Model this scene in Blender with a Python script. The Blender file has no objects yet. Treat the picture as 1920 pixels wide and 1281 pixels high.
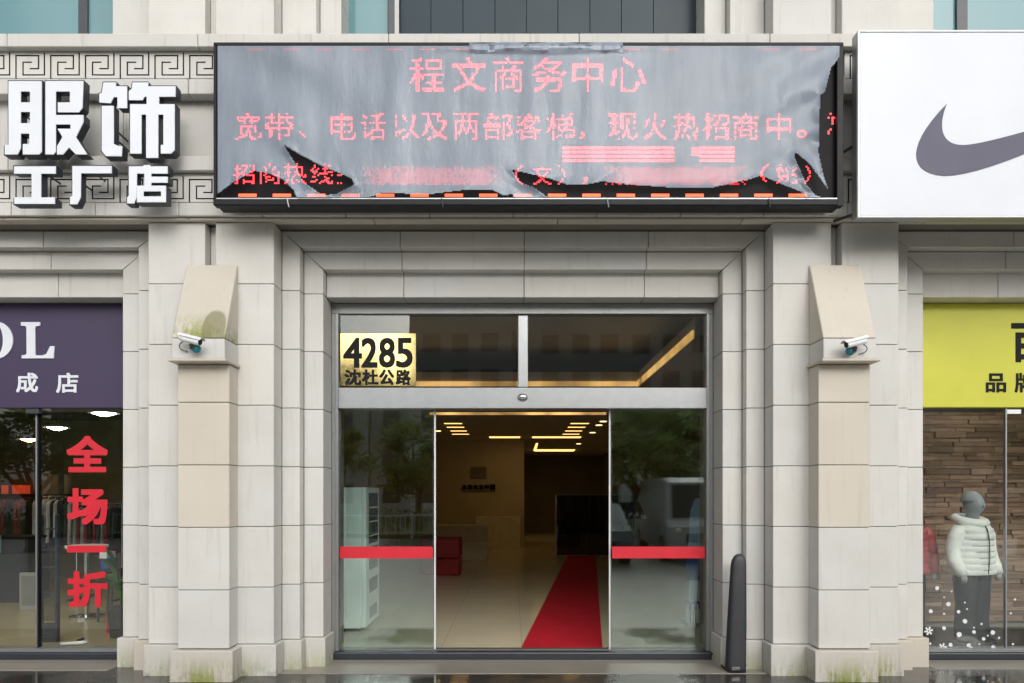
import bpy, bmesh, math, random
from mathutils import Vector, Matrix
from mathutils.bvhtree import BVHTree
R = math.radians
random.seed(7)
scene = bpy.context.scene
COL = scene.collection

# ------------------------------------------------------------------ camera, sky, sun, exposure
F, CAM_Y, HOR, ZC = 1387.0, -7.1, 930.0, 1.56      # focal length in photo pixels, camera place, horizon row
cam_d = bpy.data.cameras.new('camera'); cam = bpy.data.objects.new('camera', cam_d); COL.objects.link(cam)
cam.location = (0, CAM_Y, ZC); cam.rotation_euler = (R(90), 0, 0)
cam_d.sensor_width = 36; cam_d.lens = F / 1920 * 36
cam_d.shift_y = (HOR - 640.5) / 1920
cam_d.clip_end = 1000
scene.camera = cam

world = bpy.data.worlds.new('World'); scene.world = world; world.use_nodes = True
wn = world.node_tree; wn.nodes.clear()
sky = wn.nodes.new('ShaderNodeTexSky'); sky.sky_type = 'NISHITA'; sky.sun_disc = False
sky.sun_elevation = R(27); sky.sun_rotation = R(165); sky.air_density = 1.0; sky.dust_density = 4.0; sky.ozone_density = 1.0
hs = wn.nodes.new('ShaderNodeHueSaturation'); hs.inputs['Saturation'].default_value = 0.22
bg = wn.nodes.new('ShaderNodeBackground'); bg.inputs['Strength'].default_value = 0.15
wo = wn.nodes.new('ShaderNodeOutputWorld')
wn.links.new(sky.outputs[0], hs.inputs['Color']); wn.links.new(hs.outputs[0], bg.inputs[0]); wn.links.new(bg.outputs[0], wo.inputs[0])

sun_d = bpy.data.lights.new('sun', 'SUN'); sun_d.energy = 1.4; sun_d.angle = R(80); sun_d.color = (1, 0.98, 0.94)
sun = bpy.data.objects.new('sun', sun_d); COL.objects.link(sun); sun.rotation_euler = (R(63), 0, R(12)); sun.location = (0, -30, 40)

scene.view_settings.view_transform = 'Standard'; scene.view_settings.look = 'None'
scene.view_settings.exposure = 0.14; scene.view_settings.gamma = 1
scene.view_settings.use_curve_mapping = False
scene.render.engine = 'CYCLES'
scene.cycles.use_denoising = True
scene.cycles.max_bounces = 10; scene.cycles.transparent_max_bounces = 24
scene.cycles.sample_clamp_indirect = 6.0
scene.cycles.caustics_reflective = False; scene.cycles.caustics_refractive = False

# ------------------------------------------------------------------ helpers
def P(x, y, Y):
    "point of the photograph (1920 wide) on the frontal plane at depth Y"
    s = F / (Y - CAM_Y)
    return ((x - 960) / s, Y, ZC + (HOR - y) / s)
def PX(x, Y): return (x - 960) * (Y - CAM_Y) / F
def PZ(y, Y): return ZC + (HOR - y) * (Y - CAM_Y) / F

ORD = ['leftmost'] + [w + ' from the left' for w in ('second','third','fourth','fifth','sixth','seventh','eighth','ninth','tenth','eleventh','twelfth','thirteenth')]
WLOC = {}
def wloc(o): return WLOC.get(o.name, Vector((0, 0, 0))) if o else Vector((0, 0, 0))

def tag(o, label=None, cat=None, group=None, kind=None):
    if label: o['label'] = label
    if cat: o['category'] = cat
    if group: o['group'] = group
    if kind: o['kind'] = kind
    return o

def thing(name, label, cat, loc=(0, 0, 0), group=None, rz=0):
    o = bpy.data.objects.new(name, None); COL.objects.link(o)
    o.location = loc; o.rotation_euler = (0, 0, rz); o.empty_display_size = 0.2
    WLOC[o.name] = Vector(loc)
    return tag(o, label, cat, group)

class MB:
    def __init__(s): s.v = []; s.f = []; s.m = []
    def face(s, pts, m=0):
        n = len(s.v); s.v += [tuple(p) for p in pts]; s.f.append(tuple(range(n, n + len(pts)))); s.m.append(m); return s
    def box(s, x0, x1, y0, y1, z0, z1, m=0):
        if x0 > x1: x0, x1 = x1, x0
        if y0 > y1: y0, y1 = y1, y0
        if z0 > z1: z0, z1 = z1, z0
        n = len(s.v)
        s.v += [(x0,y0,z0),(x1,y0,z0),(x1,y1,z0),(x0,y1,z0),(x0,y0,z1),(x1,y0,z1),(x1,y1,z1),(x0,y1,z1)]
        for q in ((0,3,2,1),(4,5,6,7),(0,1,5,4),(1,2,6,5),(2,3,7,6),(3,0,4,7)):
            s.f.append(tuple(n + i for i in q)); s.m.append(m)
        return s
    def prism(s, poly, y0, y1, m=0, side=None):
        "poly: (x, z) outline; front at y0, back at y1"
        a = sum(poly[i][0]*poly[(i+1)%len(poly)][1] - poly[(i+1)%len(poly)][0]*poly[i][1] for i in range(len(poly)))
        if a < 0: poly = poly[::-1]
        n = len(s.v); k = len(poly)
        s.v += [(x, y0, z) for x, z in poly] + [(x, y1, z) for x, z in poly]
        s.f.append(tuple(range(n, n + k))); s.m.append(m)
        s.f.append(tuple(range(n + 2*k - 1, n + k - 1, -1))); s.m.append(m)
        for i in range(k):
            j = (i + 1) % k
            s.f.append((n + i, n + k + i, n + k + j, n + j)); s.m.append(m if side is None else side)
        return s
    def tube(s, pts, r, n=8, m=0, cap=True):
        pts = [Vector(p) for p in pts]; rs = r if isinstance(r, (list, tuple)) else [r] * len(pts)
        base = len(s.v); prev = None
        for i, p in enumerate(pts):
            t = (pts[min(i+1, len(pts)-1)] - pts[max(i-1, 0)])
            t = t.normalized() if t.length > 1e-9 else Vector((0,0,1))
            if prev is None:
                a = Vector((1,0,0)) if abs(t.x) < 0.9 else Vector((0,1,0))
                u = t.cross(a).normalized()
            else:
                u = prev - t * prev.dot(t)
                u = u.normalized() if u.length > 1e-6 else t.cross(Vector((1,0,0.3))).normalized()
            prev = u; w = t.cross(u)
            for k in range(n):
                an = 2*math.pi*k/n
                s.v.append(tuple(p + (u*math.cos(an) + w*math.sin(an)) * rs[i]))
        for i in range(len(pts)-1):
            for k in range(n):
                a = base + i*n + k; b = base + i*n + (k+1) % n
                s.f.append((a, b, b+n, a+n)); s.m.append(m)
        if cap:
            s.f.append(tuple(base + k for k in range(n-1, -1, -1))); s.m.append(m)
            e = base + (len(pts)-1)*n
            s.f.append(tuple(e + k for k in range(n))); s.m.append(m)
        return s
    def rings(s, rings, m=0, cap=True):
        "loft through rings (lists of points, same count)"
        base = len(s.v); n = len(rings[0])
        for r in rings: s.v += [tuple(p) for p in r]
        for i in range(len(rings)-1):
            for k in range(n):
                a = base + i*n + k; b = base + i*n + (k+1) % n
                s.f.append((a, b, b+n, a+n)); s.m.append(m)
        if cap:
            s.f.append(tuple(base + k for k in range(n-1, -1, -1))); s.m.append(m)
            e = base + (len(rings)-1)*n
            s.f.append(tuple(e + k for k in range(n))); s.m.append(m)
        return s
    def ball(s, c, rx, ry=None, rz=None, n=14, h=9, m=0):
        ry = ry or rx; rz = rz or rx
        rr = []
        for i in range(h + 1):
            t = -math.pi/2 + math.pi * i / h
            cr = max(math.cos(t), 0.02)
            rr.append([(c[0] + rx*cr*math.cos(2*math.pi*k/n), c[1] + ry*cr*math.sin(2*math.pi*k/n), c[2] + rz*math.sin(t)) for k in range(n)])
        return s.rings(rr, m)
    def build(s, name, mats, parent=None, bevel=0.0, smooth=False, local=False, label=None, recalc=False, seg=1):
        xs = [p[0] for p in s.v]; ys = [p[1] for p in s.v]; zs = [p[2] for p in s.v]
        o0 = Vector(((min(xs)+max(xs))/2, (min(ys)+max(ys))/2, min(zs)))
        me = bpy.data.meshes.new(name)
        me.from_pydata([(p[0]-o0.x, p[1]-o0.y, p[2]-o0.z) for p in s.v], [], s.f)
        mats = mats if isinstance(mats, (list, tuple)) else [mats]
        for mm in mats: me.materials.append(mm)
        if len(mats) > 1:
            for p, mi in zip(me.polygons, s.m): p.material_index = mi
        if bevel > 0 or recalc:
            bm = bmesh.new(); bm.from_mesh(me)
            if recalc: bmesh.ops.recalc_face_normals(bm, faces=bm.faces)
            if bevel > 0:
                ed = [e for e in bm.edges if len(e.link_faces) == 2 and e.calc_face_angle(0) > 0.4]
                bmesh.ops.bevel(bm, geom=ed, offset=bevel, segments=seg, affect='EDGES', profile=0.5, clamp_overlap=True)
            bm.to_mesh(me); bm.free()
        if smooth:
            for p in me.polygons: p.use_smooth = True
        ob = bpy.data.objects.new(name, me); COL.objects.link(ob)
        if parent is not None:
            ob.parent = parent
            ob.location = o0 if local else o0 - wloc(parent)
        else: ob.location = o0
        WLOC[ob.name] = Vector(o0)
        if label: ob['label'] = label
        return ob

def bx(name, x0, x1, y0, y1, z0, z1, mat, parent=None, bevel=0.0, **k):
    return MB().box(x0, x1, y0, y1, z0, z1).build(name, mat, parent, bevel, **k)

def struct(o): o['kind'] = 'structure'; return o

def copy_tree(o, parent=None):
    c = o.copy(); COL.objects.link(c); c.parent = parent; WLOC[c.name] = WLOC.get(o.name, Vector())
    for ch in list(o.children): copy_tree(ch, c)
    return c

# ------------------------------------------------------------------ glyphs (the built-in font), made while the scene is still empty
GLYPH = {}
def glyph(ch, offset=0.0):
    k = (ch, offset)
    if k not in GLYPH:
        cu = bpy.data.curves.new('glyph', 'FONT'); cu.body = ch; cu.extrude = 0.5; cu.offset = offset; cu.resolution_u = 4
        ob = bpy.data.objects.new('glyph', cu); COL.objects.link(ob)
        dg = bpy.context.evaluated_depsgraph_get(); dg.update()
        me = bpy.data.meshes.new_from_object(ob.evaluated_get(dg))
        vs = [tuple(v.co) for v in me.vertices]; fs = [tuple(p.vertices) for p in me.polygons]
        bpy.data.objects.remove(ob); bpy.data.curves.remove(cu); bpy.data.meshes.remove(me)
        GLYPH[k] = (vs, fs)
    return GLYPH[k]
def outline_glyph(key, loops):
    "closed outlines and holes (x right, y down) filled and extruded like a glyph"
    cu = bpy.data.curves.new('glyph', 'CURVE'); cu.dimensions = '2D'; cu.fill_mode = 'BOTH'; cu.extrude = 0.5
    for lp in loops:
        sp = cu.splines.new('POLY'); sp.points.add(len(lp) - 1)
        for p, (x, y) in zip(sp.points, lp): p.co = (x, -y, 0, 1)
        sp.use_cyclic_u = True
    ob = bpy.data.objects.new('glyph', cu); COL.objects.link(ob)
    dg = bpy.context.evaluated_depsgraph_get(); dg.update()
    me = bpy.data.meshes.new_from_object(ob.evaluated_get(dg))
    GLYPH[(key, 0.0)] = ([tuple(v.co) for v in me.vertices], [tuple(p.vertices) for p in me.polygons])
    bpy.data.objects.remove(ob); bpy.data.curves.remove(cu); bpy.data.meshes.remove(me)

SIGN_LOOPS = {   # outlines of the built-up sign characters, in pixels of the photograph times 3.05
 'fu_left': [[(47,462),(240,462),(240,870),(225,885),(130,885),(130,825),(168,825),(168,765),(118,765),(118,850),(100,885),(25,885),(25,830),(47,830)],
      [(118,522),(172,522),(172,585),(118,585)], [(118,640),(172,640),(172,705),(118,705)]],
 'fu_right': [[(258,462),(478,462),(472,618),(452,642),(330,642),(330,585),(400,585),(400,522),(318,522),(318,658),(478,658),(478,700),(435,785),(500,885),(435,885),(395,845),(360,885),(325,885),(325,838),(357,785),(328,737),(403,737),(403,712),(318,712),(318,870),(305,885),(258,885)]],
 'shi_left': [[(590,470),(665,470),(660,492),(728,492),(728,618),(672,618),(672,555),(650,555),(632,590),(566,585),(566,535),(580,530)],
       [(580,605),(650,605),(650,825),(685,838),(700,838),(697,895),(605,895),(580,865)]],
 'shi_right': [[(757,470),(848,470),(845,492),(1005,492),(1005,552),(910,552),(910,595),(1000,595),(1000,860),(980,880),(920,880),(920,830),(935,830),(935,655),(905,655),(905,905),(835,905),(835,655),(808,655),(808,880),(742,880),(742,595),(838,595),(838,552),(825,552),(815,572),(735,572),(735,520),(752,505)]],
 'gong': [[(78,950),(320,950),(320,992),(235,992),(235,1130),(315,1130),(315,1168),(80,1168),(80,1130),(180,1130),(180,992),(78,992)]],
 'chang': [[(412,948),(640,948),(640,990),(462,990),(460,1130),(440,1170),(398,1170),(398,1130),(412,1120)]],
 'dian': [[(735,950),(820,950),(820,942),(860,942),(860,950),(960,950),(960,992),(865,992),(865,1010),(960,1010),(960,1045),(865,1045),(865,1062),(950,1062),(950,1158),(782,1158),(782,1062),(825,1062),(825,992),(782,992),(780,1130),(765,1165),(725,1165),(725,1130),(735,1120)],
      [(820,1095),(922,1095),(922,1125),(820,1125)]],
}
for k_, l_ in SIGN_LOOPS.items(): outline_glyph(k_, l_)
def bez(p0, p1, p2, p3, n=14):
    return [tuple((1-t)**3*a + 3*(1-t)**2*t*b + 3*(1-t)*t*t*c + t**3*d for a, b, c, d in zip(p0, p1, p2, p3)) for t in [i/n for i in range(n)]]
# the tick emblem of the white sign (photo pixels; the far tip lies beyond the frame)
TICK = bez((1776,194),(1762,226),(1757,272),(1806,272)) + bez((1806,272),(1840,272),(1960,238),(2190,165)) + \
       bez((2190,165),(2010,252),(1850,330),(1770,330)) + bez((1770,330),(1700,325),(1700,270),(1776,194))
outline_glyph('tick', [TICK])
# serif capitals of the purple sign (pixels of a crop, 3.77 per photo pixel)
outline_glyph('serif_L', [[(147,165),(283,165),(283,190),(252,195),(248,210),(250,395),(258,402),(300,402),(328,392),(348,350),(356,336),(386,336),(380,423),(152,423),(152,402),(180,398),(188,388),(186,205),(180,192),(147,190)]])
ell = lambda cx, cy, rx, ry: [(cx + rx*math.cos(t*math.pi/20), cy + ry*math.sin(t*math.pi/20)) for t in range(40)]
outline_glyph('serif_O', [ell(-30, 295, 122, 132), ell(-30, 295, 52, 112)])
for ch in '4285': glyph(ch)
for ch in '沈杜公路': glyph(ch)
for ch in '全场折': glyph(ch)
for ch in '成店品牌百': glyph(ch)
for ch in '程文商务中心宽带电话以及两部客梯现火热招线，、。（）：刘姚木森园为': glyph(ch, 0.0)

def text(ch, x0, x1, yt, yb, Y, thick, name, mat, parent=None, offset=0.0, side=None, bold=0.0):
    "glyph fitted to a box of photo pixels on plane Y (its front)"
    vs, fs = GLYPH[(ch, offset)]
    xa = min(v[0] for v in vs); xb = max(v[0] for v in vs); ya = min(v[1] for v in vs); yb2 = max(v[1] for v in vs)
    X0, _, Z1 = P(x0, yt, Y); X1, _, Z0 = P(x1, yb, Y)
    mb = MB()
    mb.v = [(X0 + (v[0]-xa)/(xb-xa)*(X1-X0), Y + (0.5-v[2])*thick, Z0 + (v[1]-ya)/(yb2-ya)*(Z1-Z0)) for v in vs]
    mb.f = list(fs); mb.m = [0] * len(fs)
    if bold:                       # heavier strokes: copies shifted sideways, each a hair deeper
        v0 = list(mb.v); q = bold * (Y - CAM_Y) / F; n0 = len(v0)
        for k, (dx, dz) in enumerate(((1,0),(-1,0),(0,1),(0,-1),(1,1),(-1,1),(1,-1),(-1,-1))):
            mb.v += [(v[0]+dx*q, v[1]+0.00012*(k+1), v[2]+dz*q) for v in v0]
            mb.f += [tuple(i + n0*(k+1) for i in f) for f in fs]; mb.m += [0] * len(fs)
    if side is not None:
        for i, f in enumerate(fs):
            if not all(vs[k][2] > 0.49 for k in f): mb.m[i] = 1
        mat = [mat, side]
    return mb.build(name, mat, parent)

# ------------------------------------------------------------------ materials
MAT = {}
def nodes(name):
    m = bpy.data.materials.new(name); m.use_nodes = True; nt = m.node_tree
    b = nt.nodes['Principled BSDF']; MAT[name] = m
    return m, nt, b
def N(nt, t, **k):
    n = nt.nodes.new(t)
    for a, v in k.items():
        if a.startswith('_'): setattr(n, a[1:], v)
        else: n.inputs[a.replace('__', ' ')].default_value = v
    return n
def mixc(nt, fac, a, b, typ='MIX'):
    n = nt.nodes.new('ShaderNodeMix'); n.data_type = 'RGBA'; n.blend_type = typ
    for sock, v in ((n.inputs[0], fac), (n.inputs[6], a), (n.inputs[7], b)):
        if hasattr(v, 'is_linked'): nt.links.new(v, sock)
        elif isinstance(v, (int, float)): sock.default_value = v
        else: sock.default_value = (*v, 1) if len(v) == 3 else v
    return n.outputs[2]
def math_(nt, op, a, b=0.0, clamp=False):
    n = nt.nodes.new('ShaderNodeMath'); n.operation = op; n.use_clamp = clamp
    for sock, v in ((n.inputs[0], a), (n.inputs[1], b)):
        if hasattr(v, 'is_linked'): nt.links.new(v, sock)
        else: sock.default_value = v
    return n.outputs[0]
def ramp(nt, src, lo, hi):
    n = nt.nodes.new('ShaderNodeMapRange'); n.inputs['From Min'].default_value = lo; n.inputs['From Max'].default_value = hi
    nt.links.new(src, n.inputs['Value']); return n.outputs[0]
def coords(nt, scale=(1,1,1), rand=True):
    tc = nt.nodes.new('ShaderNodeTexCoord'); mp = nt.nodes.new('ShaderNodeMapping'); mp.inputs['Scale'].default_value = scale
    if rand:
        oi = nt.nodes.new('ShaderNodeObjectInfo')
        v = nt.nodes.new('ShaderNodeVectorMath'); v.operation = 'MULTIPLY_ADD'
        nt.links.new(oi.outputs['Random'], v.inputs[0]); v.inputs[1].default_value = (37, 19, 53); nt.links.new(tc.outputs['Object'], v.inputs[2])
        nt.links.new(v.outputs[0], mp.inputs[0])
    else: nt.links.new(tc.outputs['Object'], mp.inputs[0])
    return mp.outputs[0]
def noise(nt, vec, scale, detail=4, rough=0.55):
    n = nt.nodes.new('ShaderNodeTexNoise'); n.inputs['Scale'].default_value = scale; n.inputs['Detail'].default_value = detail
    n.inputs['Roughness'].default_value = rough; nt.links.new(vec, n.inputs['Vector']); return n.outputs[0]
def bump(nt, b, h, strength=0.2, dist=0.01):
    n = nt.nodes.new('ShaderNodeBump'); n.inputs['Strength'].default_value = strength; n.inputs['Distance'].default_value = dist
    nt.links.new(h, n.inputs['Height']); nt.links.new(n.outputs[0], b.inputs['Normal'])

def plain(name, col, rough=0.5, metal=0.0, var=0.08, nscale=6.0, spec=0.5, bumps=0.0):
    "a paint, plastic, cloth or metal with light wear"
    m, nt, b = nodes(name)
    v = coords(nt); n1 = noise(nt, v, nscale, 5)
    f = ramp(nt, n1, 0.3, 0.7)
    dk = tuple(c * (1 - var) for c in col); lt = tuple(min(1, c * (1 + var)) for c in col)
    nt.links.new(mixc(nt, f, dk, lt), b.inputs['Base Color'])
    b.inputs['Metallic'].default_value = metal; b.inputs['Specular IOR Level'].default_value = spec
    n2 = noise(nt, v, nscale * 3, 3)
    nt.links.new(math_(nt, 'MULTIPLY_ADD', n2, 0.12), b.inputs['Roughness'])
    nt.nodes[-1].inputs[2].default_value = max(0.0, rough - 0.06)
    if bumps: bump(nt, b, noise(nt, v, nscale * 8, 3), bumps)
    return m

def stone(name, ca, cb, moss=0.0, soot=0.35, arch=False):
    m, nt, b = nodes(name)
    oi = nt.nodes.new('ShaderNodeObjectInfo')
    col = mixc(nt, oi.outputs['Random'], ca, cb)
    v = coords(nt)
    big = noise(nt, v, 2.2, 4)
    col = mixc(nt, math_(nt, 'MULTIPLY', ramp(nt, big, 0.35, 0.7), 0.22), col, (0.42, 0.385, 0.32))
    fine = noise(nt, v, 90, 3, 0.7)
    col = mixc(nt, math_(nt, 'MULTIPLY', ramp(nt, fine, 0.45, 0.75), 0.10), col, (0.30, 0.28, 0.25))
    # faint rain streaks
    vs = coords(nt, (9, 9, 0.55)); st = noise(nt, vs, 2.4, 3)
    col = mixc(nt, math_(nt, 'MULTIPLY', ramp(nt, st, 0.58, 0.78), soot * 0.5), col, (0.30, 0.285, 0.25))
    # scattered scuffs
    vo = nt.nodes.new('ShaderNodeTexVoronoi'); vo.inputs['Scale'].default_value = 3.1; nt.links.new(v, vo.inputs['Vector'])
    sc = math_(nt, 'MULTIPLY', ramp(nt, vo.outputs['Distance'], 0.055, 0.02), ramp(nt, noise(nt, v, 25, 3), 0.5, 0.62))
    col = mixc(nt, math_(nt, 'MULTIPLY', sc, 0.5, True), col, (0.20, 0.19, 0.17))
    if moss:
        tc = nt.nodes.new('ShaderNodeTexCoord'); sx = nt.nodes.new('ShaderNodeSeparateXYZ'); nt.links.new(tc.outputs['Object'], sx.inputs[0])
        gx = math_(nt, 'SUBTRACT', 1.0, math_(nt, 'MULTIPLY', math_(nt, 'ABSOLUTE', sx.outputs['X']), 5.2), True)
        ms = noise(nt, coords(nt, (16, 16, 3.0)), 2.0, 5, 0.65)
        patch = math_(nt, 'MULTIPLY', ramp(nt, math_(nt, 'ADD', ms, math_(nt, 'MULTIPLY', gx, 0.22)), 0.47, 0.68), ramp(nt, sx.outputs['Z'], 0.24, 0.03), True)
        col = mixc(nt, math_(nt, 'MULTIPLY', patch, moss, True), col, (0.26, 0.28, 0.075))
        spk = math_(nt, 'MULTIPLY', ramp(nt, noise(nt, v, 14, 5, 0.7), 0.5, 0.72), ramp(nt, sx.outputs['Z'], 0.16, 0.0), True)
        col = mixc(nt, math_(nt, 'MULTIPLY', spk, 0.7, True), col, (0.07, 0.075, 0.045))
    if arch:                       # a dark olive patch with a rounded top
        ex = math_(nt, 'POWER', math_(nt, 'ABSOLUTE', math_(nt, 'MULTIPLY', math_(nt, 'SUBTRACT', sx.outputs['X'], 0.115), 10.0)), 2.5)
        ez = math_(nt, 'POWER', math_(nt, 'MAXIMUM', math_(nt, 'MULTIPLY', math_(nt, 'SUBTRACT', sx.outputs['Z'], 0.10), 6.5), 0.0), 2.0)
        d = math_(nt, 'ADD', math_(nt, 'ADD', ex, ez), math_(nt, 'MULTIPLY', noise(nt, v, 9, 3), 0.25))
        col = mixc(nt, math_(nt, 'MULTIPLY', ramp(nt, d, 1.25, 0.9), 0.75), col, (0.20, 0.185, 0.09))
    nt.links.new(col, b.inputs['Base Color'])
    b.inputs['Roughness'].default_value = 0.62; b.inputs['Specular IOR Level'].default_value = 0.3
    bump(nt, b, fine, 0.12, 0.002)
    return m

def glass(name, tint, rough=0.0, base=0.045):
    m, nt, b = nodes(name); nt.nodes.remove(b)
    lw = nt.nodes.new('ShaderNodeLayerWeight'); lw.inputs['Blend'].default_value = 0.5
    f = math_(nt, 'MULTIPLY_ADD', math_(nt, 'POWER', lw.outputs['Facing'], 5.0), 1 - base); nt.nodes[-1].inputs[2].default_value = base
    tr = N(nt, 'ShaderNodeBsdfTransparent'); gl = N(nt, 'ShaderNodeBsdfGlossy')
    v = coords(nt)
    dirt = ramp(nt, noise(nt, v, 1.6, 4), 0.4, 0.75)
    nt.links.new(mixc(nt, dirt, tint, tuple(c * 0.95 for c in tint)), tr.inputs['Color'])
    gl.inputs['Roughness'].default_value = rough; gl.inputs['Color'].default_value = (0.96, 1, 0.98, 1)
    bp = nt.nodes.new('ShaderNodeBump'); bp.inputs['Strength'].default_value = 0.006; bp.inputs['Distance'].default_value = 0.3
    nt.links.new(noise(nt, v, 1.1, 1), bp.inputs['Height']); nt.links.new(bp.outputs[0], gl.inputs['Normal'])
    mx = N(nt, 'ShaderNodeMixShader'); nt.links.new(f, mx.inputs[0]); nt.links.new(tr.outputs[0], mx.inputs[1]); nt.links.new(gl.outputs[0], mx.inputs[2])
    nt.links.new(mx.outputs[0], nt.nodes['Material Output'].inputs['Surface'])
    return m

def lamp(name, col, strength, var=0.0):
    m, nt, b = nodes(name)
    b.inputs['Base Color'].default_value = (*[c * 0.6 for c in col], 1); b.inputs['Emission Color'].default_value = (*col, 1)
    if var:
        n = noise(nt, coords(nt), var, 2)
        nt.links.new(math_(nt, 'MULTIPLY', ramp(nt, n, 0.25, 0.65), strength), b.inputs['Emission Strength'])
    else: b.inputs['Emission Strength'].default_value = strength
    return m

def film_mat():
    m, nt, b = nodes('milky_film')
    v = coords(nt, (1, 1, 0.16)); n1 = noise(nt, v, 3.4, 5, 0.6)
    bump(nt, b, noise(nt, coords(nt, (1, 1, 0.30)), 9.0, 5, 0.65), 0.35, 0.03)
    nt.links.new(mixc(nt, ramp(nt, n1, 0.3, 0.7), (0.33, 0.395, 0.49), (0.50, 0.58, 0.69)), b.inputs['Base Color'])
    b.inputs['Roughness'].default_value = 0.24; b.inputs['Specular IOR Level'].default_value = 0.6
    tr = N(nt, 'ShaderNodeBsdfTransparent'); tr.inputs['Color'].default_value = (1, 0.98, 0.98, 1)
    mx = N(nt, 'ShaderNodeMixShader'); mx.inputs[0].default_value = 0.52
    nt.links.new(tr.outputs[0], mx.inputs[1]); nt.links.new(b.outputs[0], mx.inputs[2]); nt.links.new(mx.outputs[0], nt.nodes['Material Output'].inputs['Surface'])
    return m

STONE = stone('pale_limestone', (0.60, 0.60, 0.585), (0.65, 0.635, 0.60), soot=0.5)
STONE_F = stone('frieze_limestone', (0.59, 0.59, 0.575), (0.635, 0.62, 0.585), soot=0.9)
STONE_W = stone('warm_limestone', (0.58, 0.53, 0.455), (0.61, 0.565, 0.49))
STONE_P = stone('plinth_limestone', (0.57, 0.56, 0.52), (0.60, 0.59, 0.56), moss=0.5, soot=0.6)
STONE_M = stone('mossy_limestone', (0.55, 0.52, 0.47), (0.57, 0.54, 0.49), moss=1.0, soot=0.6)
STONE_C = stone('olive_patch_limestone', (0.56, 0.52, 0.45), (0.57, 0.53, 0.46), moss=1.0, soot=0.5, arch=True)
JOINT = plain('dark_joint', (0.20, 0.19, 0.165), 0.9)
GROOVE = plain('black_groove', (0.018, 0.018, 0.017), 0.7)  # near-black colour for floors and walls of the key pattern grooves
ALU = plain('brushed_aluminium', (0.36, 0.375, 0.385), 0.34, 0.75, 0.05, 12)
ALU_D = plain('grey_frame_aluminium', (0.30, 0.31, 0.31), 0.4, 0.5, 0.06, 12)
STEEL = plain('chrome_steel', (0.62, 0.63, 0.64), 0.15, 1.0)
DARK = plain('dark_grey_paint', (0.035, 0.038, 0.045), 0.45)
BLACK = plain('black_plastic', (0.010, 0.010, 0.012), 0.5, spec=0.25)
RUBBER = plain('charcoal_rubber', (0.030, 0.032, 0.038), 0.55, 0, 0.15, 5, bumps=0.1)
SILL = plain('slate_sill', (0.026, 0.030, 0.040), 0.35)
WHITE = plain('white_paint', (0.78, 0.79, 0.80), 0.4, 0, 0.03)
WHITE_SIGN = plain('white_sign_sheet', (0.62, 0.65, 0.71), 0.38, 0, 0.035, 1.2)
LETTER = plain('letter_face_white', (0.70, 0.73, 0.78), 0.35, 0, 0.03)
LETTER_S = plain('letter_side_slate', (0.028, 0.034, 0.044), 0.45, 0, 0.15)
TICKM = plain('slate_purple_print', (0.066, 0.064, 0.11), 0.5, 0, 0.06, 2)
PURPLE = plain('purple_vinyl', (0.048, 0.033, 0.082), 0.45, 0, 0.08, 1.5)
YELLOW = plain('yellow_vinyl', (0.56, 0.56, 0.04), 0.45, 0, 0.07, 1.5)
INK = plain('dark_ink', (0.012, 0.012, 0.014), 0.6, spec=0.15)
RED = plain('red_vinyl', (0.62, 0.018, 0.035), 0.4, 0, 0.06)
GOLD = plain('gold_mirror', (0.78, 0.62, 0.25), 0.10, 1.0, 0.15, 9)
TEAL = plain('teal_tape', (0.03, 0.22, 0.28), 0.25, 0.2, 0.12, 20)
FILM = film_mat()
GLASS = glass('door_glass', (0.945, 0.985, 0.972), base=0.095)
GLASS_T = glass('transom_glass', (0.80, 0.81, 0.79), base=0.07)
GLASS_S = glass('shop_glass', (0.96, 0.97, 0.96), base=0.06)

# ------------------------------------------------------------------ ground
def wet_paving():
    m, nt, b = nodes('wet_dark_paving')
    v = coords(nt, rand=False)
    br = nt.nodes.new('ShaderNodeTexBrick'); br.inputs['Scale'].default_value = 1.0; br.offset = 0.0
    br.inputs['Mortar Size'].default_value = 0.006; br.inputs['Brick Width'].default_value = 0.6; br.inputs['Row Height'].default_value = 0.6
    br.inputs['Color1'].default_value = (0.040, 0.039, 0.038, 1); br.inputs['Color2'].default_value = (0.055, 0.053, 0.05, 1); br.inputs['Mortar'].default_value = (0.02, 0.02, 0.02, 1)
    nt.links.new(v, br.inputs['Vector'])
    n = noise(nt, v, 1.3, 5)
    nt.links.new(mixc(nt, ramp(nt, n, 0.35, 0.7), br.outputs[0], (0.07, 0.066, 0.06)), b.inputs['Base Color'])
    nt.links.new(math_(nt, 'MULTIPLY_ADD', ramp(nt, n, 0.42, 0.62), 0.30), b.inputs['Roughness']); nt.nodes[-1].inputs[2].default_value = 0.045
    bump(nt, b, noise(nt, v, 14, 3), 0.04, 0.01)
    return m
WET = wet_paving()
def asphalt():
    m, nt, b = nodes('wet_asphalt'); v = coords(nt, rand=False)
    n = noise(nt, v, 0.4, 5); g = noise(nt, v, 60, 2)
    nt.links.new(mixc(nt, ramp(nt, n, 0.3, 0.7), (0.035, 0.036, 0.038), (0.065, 0.065, 0.066)), b.inputs['Base Color'])
    nt.links.new(math_(nt, 'MULTIPLY_ADD', n, 0.5), b.inputs['Roughness']); nt.nodes[-1].inputs[2].default_value = 0.15
    bump(nt, b, g, 0.3, 0.01); return m
ASPH = asphalt()
LAWN = plain('lawn', (0.055, 0.10, 0.03), 0.9, 0, 0.35, 3, bumps=0.5)
SLABM = stone('threshold_granite', (0.24, 0.22, 0.19), (0.27, 0.25, 0.21), soot=0.9)
SLABM.node_tree.nodes['Principled BSDF'].inputs['Roughness'].default_value = 0.3
struct(MB().face([(-300,-300,-0.16),(300,-300,-0.16),(300,300,-0.16),(-300,300,-0.16)]).build('ground', ASPH))
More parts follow.
